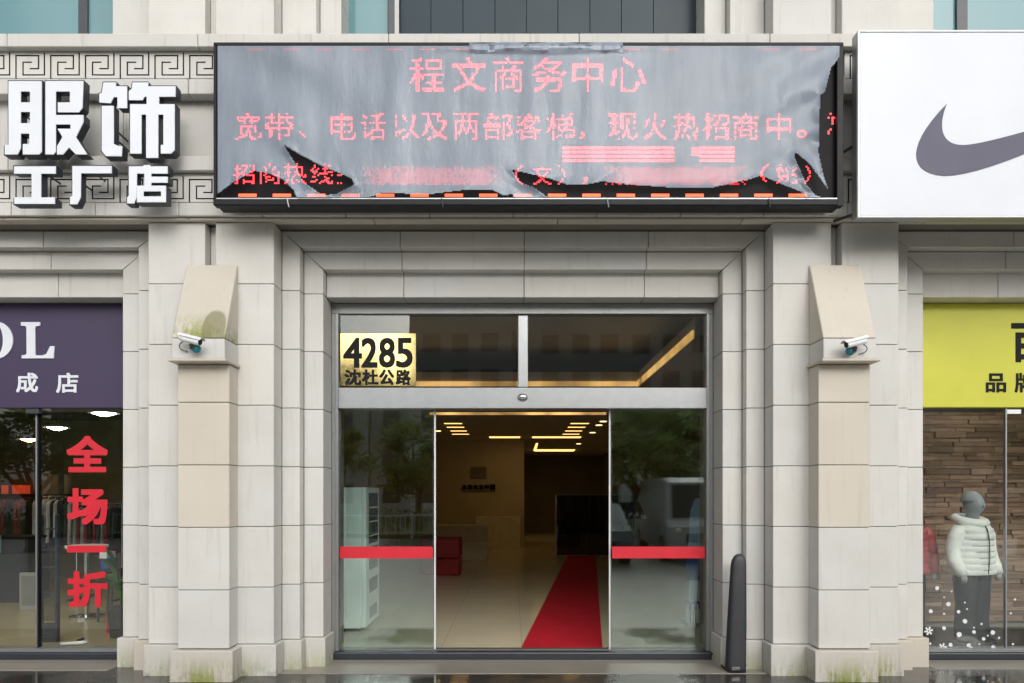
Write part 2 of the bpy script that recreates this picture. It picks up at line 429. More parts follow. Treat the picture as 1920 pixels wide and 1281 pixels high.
FORE = stone('forecourt_granite', (0.42, 0.41, 0.385), (0.45, 0.44, 0.415), soot=0.8)
FORE.node_tree.nodes['Principled BSDF'].inputs['Roughness'].default_value = 0.35
struct(MB().box(-40, 40, -1.55, 0.02, -0.158, 0.0).build('pavement', WET))
struct(MB().box(-40, 40, -13.0, -1.556, -0.158, 0.002).build('forecourt', FORE, bevel=0.004))
struct(MB().box(-60, 60, -13.25, -13.0, -0.158, 0.02).build('kerb', stone('kerb_granite', (0.30,0.30,0.29), (0.34,0.34,0.33)), bevel=0.02))
struct(MB().box(-60, 60, -40, -23.0, -0.158, 0.0).build('lawn_verge', LAWN, bevel=0.02))
for i in range(-6, 7):
    struct(MB().box(i*5 - 1.2, i*5 + 1.2, -18.1, -17.95, -0.158, -0.156).build('road_marking', WHITE))

# ------------------------------------------------------------------ the building: facade of stone panels
CX = 0.10                                   # axis of the entrance
bld = thing('commercial_building', 'pale limestone commercial building front with glass entrance, pilasters and carved frieze', 'building', (CX, 0, 0))
JZ = [0.268, 0.763, 1.292, 1.821, 2.350, 2.880, 3.409]     # joint heights shared by all courses
TOP = 3.945
G = 0.0026                                  # half joint width

def panel(parent, u0, u1, z0, z1, y0, y1, mat=None, bev=0.004, name='stone_panel'):
    y0 += random.uniform(-0.0012, 0.0012)
    return bx(name, CX+u0+G, CX+u1-G, y0, y1, z0+G, z1-G, mat or STONE, parent, bev)
def poly_panel(parent, poly, y0, y1, mat=None, bev=0.004):
    cx = sum(p[0] for p in poly)/len(poly); cz = sum(p[1] for p in poly)/len(poly)
    q = []
    for x, z in poly:
        q.append((CX + x - math.copysign(G, x-cx), z - math.copysign(G, z-cz)))
    return MB().prism(q, y0, y1).build('stone_panel', mat or STONE, parent, bev)

def column(parent, u0, u1, y0, y1, top_poly=None, mat=None, topz=TOP):
    zs = JZ + [topz]
    for a, b in zip(zs[:-1], zs[1:]):
        if b == topz and top_poly: continue
        panel(parent, u0, u1, a, b, y0, y1, mat)
    if top_poly: poly_panel(parent, top_poly, y0, y1, mat)

def plinth(parent, u0, u1, y0, y1, mat, h=0.268, name='plinth_block'):
    return bx(name, CX+u0, CX+u1, y0, y1, -0.02, h - G, mat, parent, 0.008, seg=2)

JB0, JB1, B20, B21 = 3.629, 3.795, 3.797, TOP           # heights of the two header bands
wall_core = {}
for sgn in (-1, 1):
    S = lambda a, b: (sgn*a, sgn*b) if sgn > 0 else (sgn*b, sgn*a)
    def uu(a, b): return S(a, b)
    # backing (seen only as dark joints)
    u0, u1 = uu(1.84, 3.645)
    core = bx('pillar_core', CX+u0, CX+u1, -0.312, 0.55, 0, TOP-0.004, JOINT, bld)
    u0, u1 = uu(2.02, 3.455); bx('wall_backing', CX+u0, CX+u1, -0.425, -0.3, 0, TOP-0.006, JOINT, core)
    u0, u1 = uu(2.19, 2.67); bx('wall_backing', CX+u0, CX+u1, -0.635, -0.3, 0, TOP-0.008, JOINT, core)
    u0, u1 = uu(2.79, 3.26); bx('wall_backing', CX+u0, CX+u1, -0.635, -0.3, 0, TOP-0.008, JOINT, core)
    column(core, *uu(2.174, 2.686), -0.65, -0.30)
    column(core, *uu(2.774, 3.274), -0.65, -0.30)
    column(core, *uu(2.686, 2.774), -0.54, -0.30)
    column(core, *uu(2.007, 2.172), -0.44, -0.20, [(sgn*2.007, 3.409), (sgn*2.172, 3.409), (sgn*2.172, B21), (sgn*2.007, B20)])
    column(core, *uu(1.825, 2.005), -0.33, 0.10, [(sgn*1.825, 3.409), (sgn*2.005, 3.409), (sgn*2.005, JB1), (sgn*1.825, JB0)])
    column(core, *uu(3.276, 3.465), -0.44, -0.20, [(sgn*3.276, 3.409), (sgn*3.465, 3.409), (sgn*3.465, B20), (sgn*3.276, B21)])
    column(core, *uu(3.467, 3.665), -0.33, 0.10, [(sgn*3.467, 3.409), (sgn*3.665, 3.409), (sgn*3.665, JB0), (sgn*3.467, JB1)])
    # plinth blocks, one step in front of each face
    plinth(core, *uu(2.145, 2.700), -0.69, -0.30, STONE_P)
    plinth(core, *uu(2.760, 3.300), -0.69, -0.30, STONE_M if sgn > 0 else STONE_P)
    plinth(core, *uu(1.985, 2.144), -0.475, -0.20, STONE_P)
    plinth(core, *uu(1.800, 1.984), -0.365, 0.06, STONE_P)
    plinth(core, *uu(3.301, 3.49), -0.475, -0.20, STONE_W)
    plinth(core, *uu(3.491, 3.70), -0.365, 0.06, STONE_P if sgn < 0 else STONE_W)
    # the free pier with its sloped cap in front of the pilasters
    p0, p1 = uu(2.487, 2.928)
    pier = bx('pier_core', CX+p0+0.012, CX+p1-0.012, -0.835, -0.62, 0, 2.66, JOINT, bld)
    tones = [STONE, STONE, STONE_W, STONE_W, STONE_W]
    for i, (a, b) in enumerate(zip(JZ[:5], JZ[1:5] + [2.672])):
        panel(pier, p0, p1, a, b, -0.85, -0.64, tones[i], 0.005)
    plinth(pier, p0-0.045, p1+0.045, -0.90, -0.64, STONE_M, 0.262)
    bx('ledge', CX+p0-0.022, CX+p1+0.022, -0.985, -0.655, 2.674, 2.700, STONE_W, pier, 0.006)
    # block: vertical face, then a slope leaning back to the pilaster
    prof = [(-0.955, 2.702), (-0.955, 2.868), (-0.655, 2.868), (-0.655, 2.702)]
    mb = MB(); n = len(mb.v)
    mb.rings([[(CX+p0, y, z) for y, z in prof], [(CX+p1, y, z) for y, z in prof]])
    mb.build('cap_block', STONE, pier, 0.006, recalc=True)
    prof = [(-0.955, 2.873), (-0.672, 3.565), (-0.655, 3.57), (-0.655, 2.873)]
    mb = MB().rings([[(CX+p0, y, z) for y, z in prof], [(CX+p1, y, z) for y, z in prof]])
    mb.build('cap_slope', STONE_C if sgn < 0 else STONE_W, pier, 0.006, recalc=True)

def header(a, b, side_splits, name, ends):
    "lintel, two mitred bands over an opening from u=a to u=b; ends: widths of the bands at each side"
    core = bx(name, CX+a-0.3, CX+b+0.3, -0.20, 0.55, 3.42, TOP-0.003, JOINT, bld)
    bx('wall_backing', CX+a+0.05, CX+b-0.05, -0.31, -0.18, JB0+0.02, TOP-0.005, JOINT, core)
    bx('wall_backing', CX+a+0.05, CX+b-0.05, -0.42, -0.30, B20+0.02, TOP-0.007, JOINT, core)
    w1, w2 = ends
    sp = [a] + side_splits + [b]
    for i, (p, q) in enumerate(zip(sp[:-1], sp[1:])):
        panel(core, p, q, 3.404, JB0+0.02, -0.22, 0.10)
        l1 = w1 if i == 0 else 0; r1 = w1 if i == len(sp)-2 else 0
        l2 = w1+w2 if i == 0 else 0; r2 = w1+w2 if i == len(sp)-2 else 0
        poly_panel(core, [(p, JB0), (q, JB0), (q+r1, JB1), (p-l1, JB1)], -0.33, -0.19)
        poly_panel(core, [(p-(w1 if i == 0 else 0), B20), (q+(w1 if i == len(sp)-2 else 0), B20), (q+r2, B21), (p-l2, B21)], -0.44, -0.19)
    return core
header(-1.825, 1.825, [-1.107, 0.012, 1.130], 'lintel', (0.180, 0.167))
header(-8.2, -3.665, [-7.2, -6.1, -5.0, -4.32], 'lintel', (0.198, 0.191))
header(3.665, 8.2, [4.42, 5.5, 6.6, 7.4], 'lintel', (0.198, 0.191))
for sgn in (-1, 1):
    a, b = sorted((sgn*8.25, sgn*9.6))
    bx('end_wall', CX+a, CX+b, -0.6, 0.5, 0, TOP, STONE, bld)

# frieze: stacked courses, two of them with a key pattern
YA, YB, YC_, YD, YE = -0.82, -0.75, -0.63, -0.79, -0.735
zA1, zA0 = PZ(62, YA), PZ(88, YA)
zB0 = PZ(177, YB); zM1, zM0 = PZ(97.5, YB), PZ(147, YB)
zD1, zD0 = PZ(292, YD), PZ(320, YD)
zN1, zN0 = PZ(330, YE), PZ(379, YE); zE0 = PZ(405, YE)
frieze = bx('frieze_core', CX-9.6, CX+9.6, -0.60, 0.5, TOP+0.01, zA1-0.01, JOINT, bld)
def course(y0, z0, z1, w, off, mat=None, y1=-0.59):
    u = -9.6 + off
    while u < 9.6:
        panel(frieze, max(u, -9.6), min(u+w, 9.6), z0, z1, y0, y1, mat or STONE_F, 0.005); u += w
course(YA, zA0, zA1, 1.62, 0.35)
course(YB, zB0, zM0, 1.1, 0.12)
course(YB, zM1, zA0 - 0.001, 1.1, 0.12)
course(YC_, zD1 - 0.03, zB0 + 0.02, 1.4, 0.5)
course(YD, zD0, zD1, 1.25, 0.2)
course(YE, zN1, zD0 - 0.001, 1.1, 0.4)
course(YE, zE0, zN0, 0.72, 0.15)
course(-0.70, TOP, zE0 - 0.001, 1.6, 0.3, STONE_W)
# key pattern tile: one mesh, shared
def meander_mesh(name, W, Hh):
    A = [((286,314),(294,452)), ((286,314),(422,322)), ((414,314),(422,399)), ((368,391),(422,399))]
    B = [((326,353),(380,361)), ((326,353),(334,436)), ((326,428),(455,436)), ((447,296),(455,436))]
    xs = sorted({258, 455} | {x for r in A+B for x in (r[0][0], r[1][0])}); ys = sorted({296, 452} | {y for r in A+B for y in (r[0][1], r[1][1])})
    ins = lambda x, y: any(a[0] < x < b[0] and a[1] < y < b[1] for a, b in A+B)
    sx = lambda x: (x-258)/197*W; sz = lambda y: (452-y)/156*Hh
    mb = MB(); D = 0.02
    cell = {}
    for i in range(len(xs)-1):
        for j in range(len(ys)-1):
            cell[i, j] = ins((xs[i]+xs[i+1])/2, (ys[j]+ys[j+1])/2)
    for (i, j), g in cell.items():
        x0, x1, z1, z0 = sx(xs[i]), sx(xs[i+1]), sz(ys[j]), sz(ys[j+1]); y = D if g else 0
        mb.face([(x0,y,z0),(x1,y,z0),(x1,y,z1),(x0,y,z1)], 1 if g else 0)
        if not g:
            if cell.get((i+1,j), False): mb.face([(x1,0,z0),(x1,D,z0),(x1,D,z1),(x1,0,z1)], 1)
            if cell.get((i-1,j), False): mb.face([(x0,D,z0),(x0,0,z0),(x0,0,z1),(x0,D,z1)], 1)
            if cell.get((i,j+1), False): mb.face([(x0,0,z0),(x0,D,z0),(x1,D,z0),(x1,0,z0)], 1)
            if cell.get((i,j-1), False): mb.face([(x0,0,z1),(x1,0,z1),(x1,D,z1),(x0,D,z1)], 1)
    # closed box behind
    mb.box(0.0005, W-0.0005, D+0.0005, 0.13, 0.0005, Hh-0.0005)
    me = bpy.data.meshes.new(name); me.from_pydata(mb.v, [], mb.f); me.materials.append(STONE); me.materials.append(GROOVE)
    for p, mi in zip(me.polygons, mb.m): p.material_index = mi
    return me
UW = 0.2984
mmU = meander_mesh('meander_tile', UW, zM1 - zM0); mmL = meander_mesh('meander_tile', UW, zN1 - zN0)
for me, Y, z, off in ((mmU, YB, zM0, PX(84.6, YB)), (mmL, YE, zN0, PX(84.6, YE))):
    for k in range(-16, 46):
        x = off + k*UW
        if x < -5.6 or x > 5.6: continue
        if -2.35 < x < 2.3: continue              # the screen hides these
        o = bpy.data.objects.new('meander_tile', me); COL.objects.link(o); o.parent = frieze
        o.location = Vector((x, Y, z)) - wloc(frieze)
for Y, z0, z1 in ((YB, zM0, zM1), (YE, zN0, zN1)):     # plain stretch behind the screen and at the ends
    for a, b in ((-9.6, -5.7), (5.72, 9.6), (-2.45, 2.2)):
        panel(frieze, a, b, z0, z1, Y+0.02, -0.59)

# upper storey: pilasters go on, with windows between
UZ0, UZ1 = zA1 + 0.004, zA1 + 2.6
up = bx('upper_wall_core', CX-9.6, CX+9.6, 0.06, 0.5, zA1 - 0.02, UZ1, JOINT, bld)
for sgn in (-1, 1):
    for a, b, y in ((2.174, 2.686, -0.65), (2.774, 3.274, -0.65), (2.686, 2.774, -0.54), (1.86, 2.172, -0.44), (1.66, 1.858, -0.33), (3.276, 3.70, -0.44)):
        u0, u1 = sorted((sgn*a, sgn*b))
        for z0, z1 in ((UZ0, UZ0+0.62), (UZ0+0.62, UZ0+1.6), (UZ0+1.6, UZ1)):
            panel(up, u0, u1, z0, z1, y, 0.06)
TEALG = plain('teal_window_glass', (0.13, 0.27, 0.30), 0.08, 0.0, 0.05, 1.0, 0.6)
SLATEG = plain('slate_window_glass', (0.040, 0.058, 0.070), 0.25, 0.0, 0.06, 1.0, 0.12)
UFR = plain('dark_window_frame', (0.05, 0.052, 0.065), 0.4)
win = bx('upper_window', CX-1.66, CX+1.66, 0.02, 0.058, UZ0, UZ1, UFR, bld)
bx('pane', PX(642, -0.02), PX(727, -0.02), -0.02, 0.018, UZ0, UZ1-0.1, TEALG, win)
bx('mullion', PX(728, -0.08), PX(746, -0.08), -0.08, 0.018, UZ0, UZ1-0.1, UFR, win)
bx('edge_strip', PX(740, -0.09), PX(748, -0.09), -0.09, -0.081, UZ0, UZ1-0.1, ALU_D, win)
xs_ = [750, 808, 868, 928, 987, 1046, 1106, 1165, 1225, 1343]
for a, b in zip(xs_[:-1], xs_[1:]):
    bx('blind_panel', PX(a, -0.02)+0.0015, PX(b, -0.02)-0.0015, -0.02, 0.018, UZ0, UZ1-0.1, SLATEG, win, 0.003)
bx('edge_strip', PX(1344, -0.03), PX(1347, -0.03), -0.05, 0.018, UZ0, UZ1-0.1, ALU_D, win)
for sgn, pl in ((-1, ((-400, 147), (164, 232))), (1, ((1736, 1794), (1814, 2250)))):
    a, b = sorted((sgn*3.70, sgn*9.0))
    w = bx('upper_window', CX+a, CX+b, 0.02, 0.058, UZ0, UZ1, UFR, bld)
    for p, q in pl: bx('pane', PX(p, -0.02), PX(q, -0.02), -0.02, 0.018, UZ0, UZ1-0.1, TEALG, w)
    m_ = (147.5, 163.5) if sgn < 0 else (1794.5, 1813.5)
    bx('mullion', PX(m_[0], -0.05), PX(m_[1], -0.05), -0.05, 0.018, UZ0, UZ1-0.1, UFR, w)

# ------------------------------------------------------------------ entrance: frame, header, glass
FR = bx('door_head_frame', CX-1.823, CX+1.823, -0.03, 0.09, PZ(590, 0), 3.402, ALU_D, bld, 0.004)
for sgn in (-1, 1):
    u0, u1 = sorted((sgn*1.823, sgn*1.757))
    bx('door_jamb_frame', CX+u0, CX+u1, -0.03, 0.09, 0.078, PZ(590, 0)-0.001, ALU_D, FR, 0.004)
    u0, u1 = sorted((sgn*1.785, sgn*1.757))
    bx('door_jamb_rail', CX+u0, CX+u1, -0.045, -0.031, 0.078, PZ(590, 0)-0.001, ALU, FR, 0.003)
header_bar = bx('door_header_bar', CX-1.756, CX+1.756, -0.06, 0.14, PZ(766, -0.06), PZ(727, -0.06), ALU, bld, 0.006, seg=2)
MB().ball((PX(980, -0.06), -0.068, PZ(745, -0.06)), 0.050, 0.03, 0.036, 18, 10).build('motion_sensor', STEEL, header_bar, smooth=True)
bx('transom_post', PX(971, -0.04), PX(990, -0.04), -0.04, 0.06, PZ(727, -0.04)+0.002, PZ(591, -0.04), ALU, FR, 0.008, seg=2)
for a, b in ((-1.756, -0.055), (0.055, 1.756)):
    bx('transom_pane', CX+a, CX+b, 0.0, 0.012, PZ(727, -0.06)+0.004, PZ(590, 0)-0.002, GLASS_T, FR)
for s_, (x0, x1, yy) in enumerate(((PX(637, 0), PX(812, 0), 0.0), (PX(1147, 0), PX(1322, 0), 0.0))):
    pane = bx('side_pane', x0, x1, 0.0, 0.012, 0.078, PZ(766, -0.06)-0.001, GLASS, bld)
    bx('red_safety_strip', x0+0.004, x1-0.004, -0.003, -0.001, PZ(1047, 0), PZ(1025, 0), RED, pane)
    # sliding leaf parked behind the fixed pane
    ex = x1 + 0.012 if s_ == 0 else x0 - 0.012
    a, b = (x0+0.05, ex-0.006) if s_ == 0 else (ex+0.006, x1-0.05)
    leaf = bx('sliding_leaf', a, b, 0.06, 0.07, 0.085, PZ(766, -0.06)-0.004, GLASS, bld)
    bx('leaf_edge', ex-0.008, ex+0.008, 0.05, 0.08, 0.075, PZ(766, -0.06)-0.004, WHITE, leaf, 0.003)
sill = bx('door_sill', CX-1.80, CX+1.80, -0.075, 0.16, 0.0, 0.074, SILL, bld, 0.012, seg=2)
bx('sill_track', CX-1.75, CX+1.75, 0.03, 0.10, 0.0745, 0.079, ALU, sill)
struct(bx('threshold_slab', CX-2.14, CX+2.14, -0.62, -0.076, -0.1, 0.006, SLABM, bevel=0.004))
struct(bx('threshold_slab', CX-8.2, CX-3.71, -0.50, -0.076, -0.1, 0.006, SLABM, bevel=0.004))
struct(bx('threshold_slab', CX+3.71, CX+8.2, -0.45, -0.076, -0.1, 0.004, SLABM, bevel=0.004))

# shop windows either side
for sgn in (-1, 1):
    a, b = sorted((sgn*3.67, sgn*8.2))
    w = bx('shop_window_sill', CX+a, CX+b, -0.075, 0.12, 0.0, 0.07, SILL, bld, 0.012, seg=2)
    bx('sill_rail', CX+a, CX+b, -0.06, 0.08, 0.071, 0.105, ALU, w, 0.004)
    if sgn < 0:
        cuts = [(-900, 66), (77, 226)]
    else: cuts = [(1729, 1884.5), (1888, 2150), (2154, 2600)]
    for p, q in cuts:
        xa, xb = PX(p, 0), PX(q, 0)
        if sgn < 0: xa = max(xa, CX-8.1); xb = min(xb, CX-3.67)
        else: xb = min(xb, CX+8.1); xa = max(xa, CX+3.67)
        if xb - xa < 0.1: continue
        pane = bx('shop_window_pane', xa, xb, 0.0, 0.012, 0.106, 2.42, GLASS_S, bld)
        if sgn < 0 and p == 77: left_pane = pane
        if sgn > 0 and p == 1729: right_pane = pane
        if sgn > 0 and p == 1888: right_pane2 = pane
    bx('wall_over_window', CX+a, CX+b, 0.06, 0.5, 2.42, 3.42, JOINT, w)
bx('window_mullion', PX(67.5, 0), PX(70.5, 0), -0.012, 0.03, 0.106, 2.42, ALU, bld, 0.003)
bx('window_mullion', PX(71, 0.03), PX(76, 0.03), 0.0, 0.06, 0.106, 2.42, BLACK, bld, 0.003)
bx('window_mullion', PX(1885, 0), PX(1887.5, 0), -0.004, 0.03, 0.106, 2.42, ALU_D, bld)
bx('door_closer', PX(50, -0.06), PX(75, -0.06), -0.08, -0.021, PZ(776, -0.06), PZ(767, -0.06), DARK, bld, 0.005)
# vinyl characters and snow stickers on the panes
for ch, box_ in (('全', (127, 200, 820, 883)), ('场', (128, 199, 918, 981)), ('折', (129, 199, 1074, 1136))):
    text(ch, *box_, -0.002, 0.001, 'vinyl_character', RED, left_pane, bold=2.7)
bx('vinyl_character', PX(126, 0), PX(199, 0), -0.002, -0.001, PZ(1036, 0), PZ(1023, 0), RED, left_pane)
rs = random.Random(3)
st = [(1757,1103,7),(1784,1109,3),(1770,1120,3),(1778,1133,8),(1745,1146,7),(1770,1151,4),(1797,1147,6),(1809,1165,8),(1770,1178,7),(1826,1177,3),(1798,1190,9),(1826,1185,6),(1840,1170,4),(1861,1186,8),(1844,1198,6),(1782,1209,7),(1816,1210,7),(1821,1216,7),(1862,1214,7),(1744,1207,4),(1873,1196,4),(1852,1192,3),(1836,1208,3),(1813,1142,3),(1809,1130,3)]
for x, y, r in st:
    q = r*0.5; a0 = rs.uniform(0, 1.5)
    X, _, Z = P(x, y, 0); q *= 7.1/F
    poly = [(X + q*1.15*math.cos(a0 + k*math.pi/3 + rs.uniform(-.2,.2)), Z + q*1.15*math.sin(a0 + k*math.pi/3)) for k in range(6)]
    MB().prism(poly, -0.003, -0.001).build('snow_sticker', WHITE, right_pane)
for x, y in ((1741, 1183), (1767, 1214)):
    X, _, Z = P(x, y, 0); mb = MB(); r = 8*7.1/F
    for k in range(6):
        a = k*math.pi/3 + 0.2; c, s = math.cos(a), math.sin(a)
        mb.prism([(X+0.2*r*c-0.16*r*s, Z+0.2*r*s+0.16*r*c), (X+0.2*r*c+0.16*r*s, Z+0.2*r*s-0.16*r*c), (X+r*c+0.22*r*s, Z+r*s-0.22*r*c), (X+r*c-0.22*r*s, Z+r*s+0.22*r*c)], -0.003-0.0001*k, -0.001)
    mb.build('snowflake_sticker', WHITE, right_pane)
for x, y in ((1895, 1150), (1903, 1124), (1899, 1208)):
    X, _, Z = P(x, y, 0); MB().prism([(X-.012, Z), (X, Z-.012), (X+.012, Z), (X, Z+.012)], -0.003, -0.001).build('snow_sticker', WHITE, right_pane2)
for x0, x1 in ((1886, 1914), (1917, 1945)):
    bx('price_tag', PX(x0, 0)+0.01, PX(x1, 0), -0.004, -0.001, PZ(1231, 0), PZ(1221, 0), WHITE, right_pane2)
bx('door_label', PX(1886, 0)+0.01, PX(1914, 0), -0.004, -0.001, PZ(776, 0), PZ(768, 0), WHITE, right_pane2)

# ------------------------------------------------------------------ LED message screen under torn film
YL = -1.02
X0, X1 = PX(400, YL), PX(1582, YL); Z1, Z0 = PZ(79, YL), PZ(386, YL)
led = thing('message_screen', 'wide black LED message screen with red characters under torn grey film above the entrance', 'message screen', ((X0+X1)/2, -0.9, Z0))
PANEL = plain('screen_black', (0.007, 0.006, 0.007), 0.5, 0, 0.1, 3, 0.12)
bx('housing', X0+0.01, X1-0.01, -0.955, -0.835, Z0+0.01, Z1-0.01, BLACK, led, 0.006)
bx('display_face', X0+0.03, X1-0.05, -0.972, -0.956, PZ(372, -0.97), Z1-0.03, PANEL, led)
ft = 0.028
bx('frame_rail', X0, X1, YL, -0.953, Z1-ft, Z1, BLACK, led, 0.004)
bx('frame_rail', X0, X1-0.05, YL-0.01, -0.953, Z0, PZ(373, YL), BLACK, led, 0.008)
bx('frame_rail', X0, X0+0.025, YL, -0.953, PZ(373, YL)+0.001, Z1-ft-0.001, BLACK, led, 0.004)
bx('frame_rail', X1-0.055, X1, YL, -0.953, Z0, Z1-ft-0.001, BLACK, led, 0.004)
bx('rail_highlight', X0+0.03, X1-0.06, YL-0.014, YL-0.0105, PZ(374.5, YL), PZ(372.5, YL), ALU, led)
for x in (540, 828, 1138, 1440):
    MB().tube([(PX(x, YL), YL-0.02, PZ(374, YL)), (PX(x+1, YL), YL-0.022, PZ(383, YL)), (PX(x+3, YL), YL-0.015, PZ(390, YL))], 0.006, 6).build('cable_tie', DARK if x in (828, 1440) else ALU, led)
LEDR = lamp('red_led', (1.0, 0.035, 0.045), 3.4); LEDO = lamp('orange_red_led', (1.0, 0.10, 0.03), 2.0); LEDD = lamp('dim_red_led', (0.9, 0.02, 0.025), 0.9)
YF = -0.976
def led_rects(rects, name, mat):
    mb = MB()
    for x0, x1, y0, y1 in rects: mb.box(PX(x0, YF), PX(x1, YF), YF, YF+0.003, PZ(y1, YF), PZ(y0, YF))
    return mb.build(name, mat, led)
def led_char(ch, x0, x1, yt, yb, nx=17, ny=17, mat=None, drop=0.10, name='lit_character'):
    vs, fs = GLYPH[(ch, 0.0)]
    bt = BVHTree.FromPolygons([Vector(v) for v in vs], fs)
    xa = min(v[0] for v in vs); xb = max(v[0] for v in vs); ya = min(v[1] for v in vs); yb2 = max(v[1] for v in vs)
    rects = []; dx = (x1-x0)/nx; dy = (yb-yt)/ny
    for i in range(nx):
        for j in range(ny):
            hit = 0
            for a, b in ((.5,.5),(.3,.3),(.7,.3),(.3,.7),(.7,.7)):
                p = Vector((xa + (i+a)/nx*(xb-xa), yb2 - (j+b)/ny*(yb2-ya), 2))
                if bt.ray_cast(p, Vector((0,0,-1)))[0] is not None: hit += 1
            if hit >= 3 and random.random() > drop:
                rects.append((x0+i*dx+dx*0.08, x0+(i+1)*dx-dx*0.08, yt+j*dy+dy*0.10, yt+(j+1)*dy-dy*0.10))
    if rects: led_rects(rects, name, mat or LEDR)
for ch, a, b in (('程',768,832),('文',848,910),('商',925,981),('务',998,1061),('中',1073,1131),('心',1145,1211)):
    led_char(ch, a, b, 108, 172, drop=0.03)
for ch, a, b in (('宽',441,490),('带',497,550),('电',620,667),('话',677,723),('以',738,786),('及',787,841),('两',850,898),('部',906,961),('客',967,1015),('梯',1025,1078),('现',1141,1195),('火',1206,1251),('热',1263,1309),('招',1318,1367),('商',1374,1423),('中',1438,1483)):
    led_char(ch, a, b, 212, 262, 15, 15)
led_char('、', 561, 573, 246, 258, 4, 4); led_char('，', 1086, 1096, 246, 260, 3, 4); led_char('。', 1495, 1512, 244, 258, 5, 5); led_char('为', 1552, 1574, 208, 252, 6, 12, drop=0.3)
for ch, a, b in (('招',437,477),('商',484,527),('热',533,574),('线',582,624)): led_char(ch, a, b, 306, 345, 13, 13)
led_char('：', 632, 641, 327, 345, 3, 6)
led_char('（', 966, 980, 310, 346, 4, 12); led_char('文', 1000, 1034, 310, 346, 11, 12); led_char('）', 1046, 1060, 310, 346, 4, 12); led_char('，', 1092, 1102, 332, 345, 4, 4)
led_char('（', 1426, 1442, 308, 344, 4, 12); led_char('姚', 1456, 1495, 308, 344, 12, 12); led_char('）', 1508, 1520, 308, 344, 4, 12)
for a, b in ((1055, 1264), (1312, 1377)):
    led_rects([(a, b, 275+k*8, 279.5+k*8) for k in range(4)], 'lit_bar', LEDR)
led_rects([(1297+i*4, 1300+i*4, 277+j*4, 280+j*4) for i in range(4) for j in range(4)], 'lit_bar', LEDR)
for a, b in ((676, 942), (1135, 1402)):                # unreadable blocks in the last line
    led_rects([(x, x+3.0, y, y+2.6) for x in range(a, b, 4) for y in range(312, 348, 4) if random.random() < 0.95*min(1, (x-a+8)/50, (b-x+8)/50, (y-308)/10, (352-y)/10)], 'lit_block', LEDD)
x = 447
while x < 1540:
    led_rects([(x, x+34, 363.5, 369)], 'border_dash', LEDO); x += 64.5
for x in (464, 530, 594, 660, 722, 786, 850, 1170, 1240, 1430, 1500): led_rects([(x, x+32, 89, 93.5)], 'border_dash', LEDD)
for y in (145, 210, 268, 330): led_rects([(1567, 1572, y+4*k, y+2.8+4*k) for k in range(7)], 'border_dash', LEDR)
# the film: a rippled sheet with tears
TEARS = [
 [(404,372),(408,365),(436,344),(475,321),(504,326),(529,337),(549,355),(556,372)],
 [(533,273),(556,287),(599,310),(658,335),(664,347),(633,362),(605,366),(585,352),(568,341),(554,307)],
 [(960,319),(977,323),(1027,335),(1064,347),(1092,348),(1129,341),(1180,347),(1250,352),(1330,354),(1405,337),(1427,330),(1461,344),(1503,361),(1514,374),(1033,374),(1002,352),(974,341)],
 [(690,372),(720,362),(800,366),(880,356),(925,358),(945,368),(960,364),(964,374)],
 [(1490,285),(1517,307),(1554,358),(1558,374),(1528,365),(1514,349),(1492,299)],
 [(1578,100),(1570,113),(1559,127),(1548,172),(1540,178),(1537,217),(1538,257),(1535,285),(1545,330),(1560,374),(1580,374)],
]
def inside(poly, x, y):
    c = False
    for i in range(len(poly)):
        (x1, y1), (x2, y2) = poly[i], poly[i-1]
        if (y1 > y) != (y2 > y) and x < (x2-x1)*(y-y1)/(y2-y1) + x1: c = not c
    return c
def dist_edge(poly, x, y):
    d = 1e9
    for i in range(len(poly)):
        (x1, y1), (x2, y2) = poly[i], poly[i-1]
        L = (x2-x1)**2 + (y2-y1)**2; t = max(0, min(1, ((x-x1)*(x2-x1) + (y-y1)*(y2-y1))/L)) if L else 0
        d = min(d, math.hypot(x-x1-t*(x2-x1), y-y1-t*(y2-y1)))
    return d
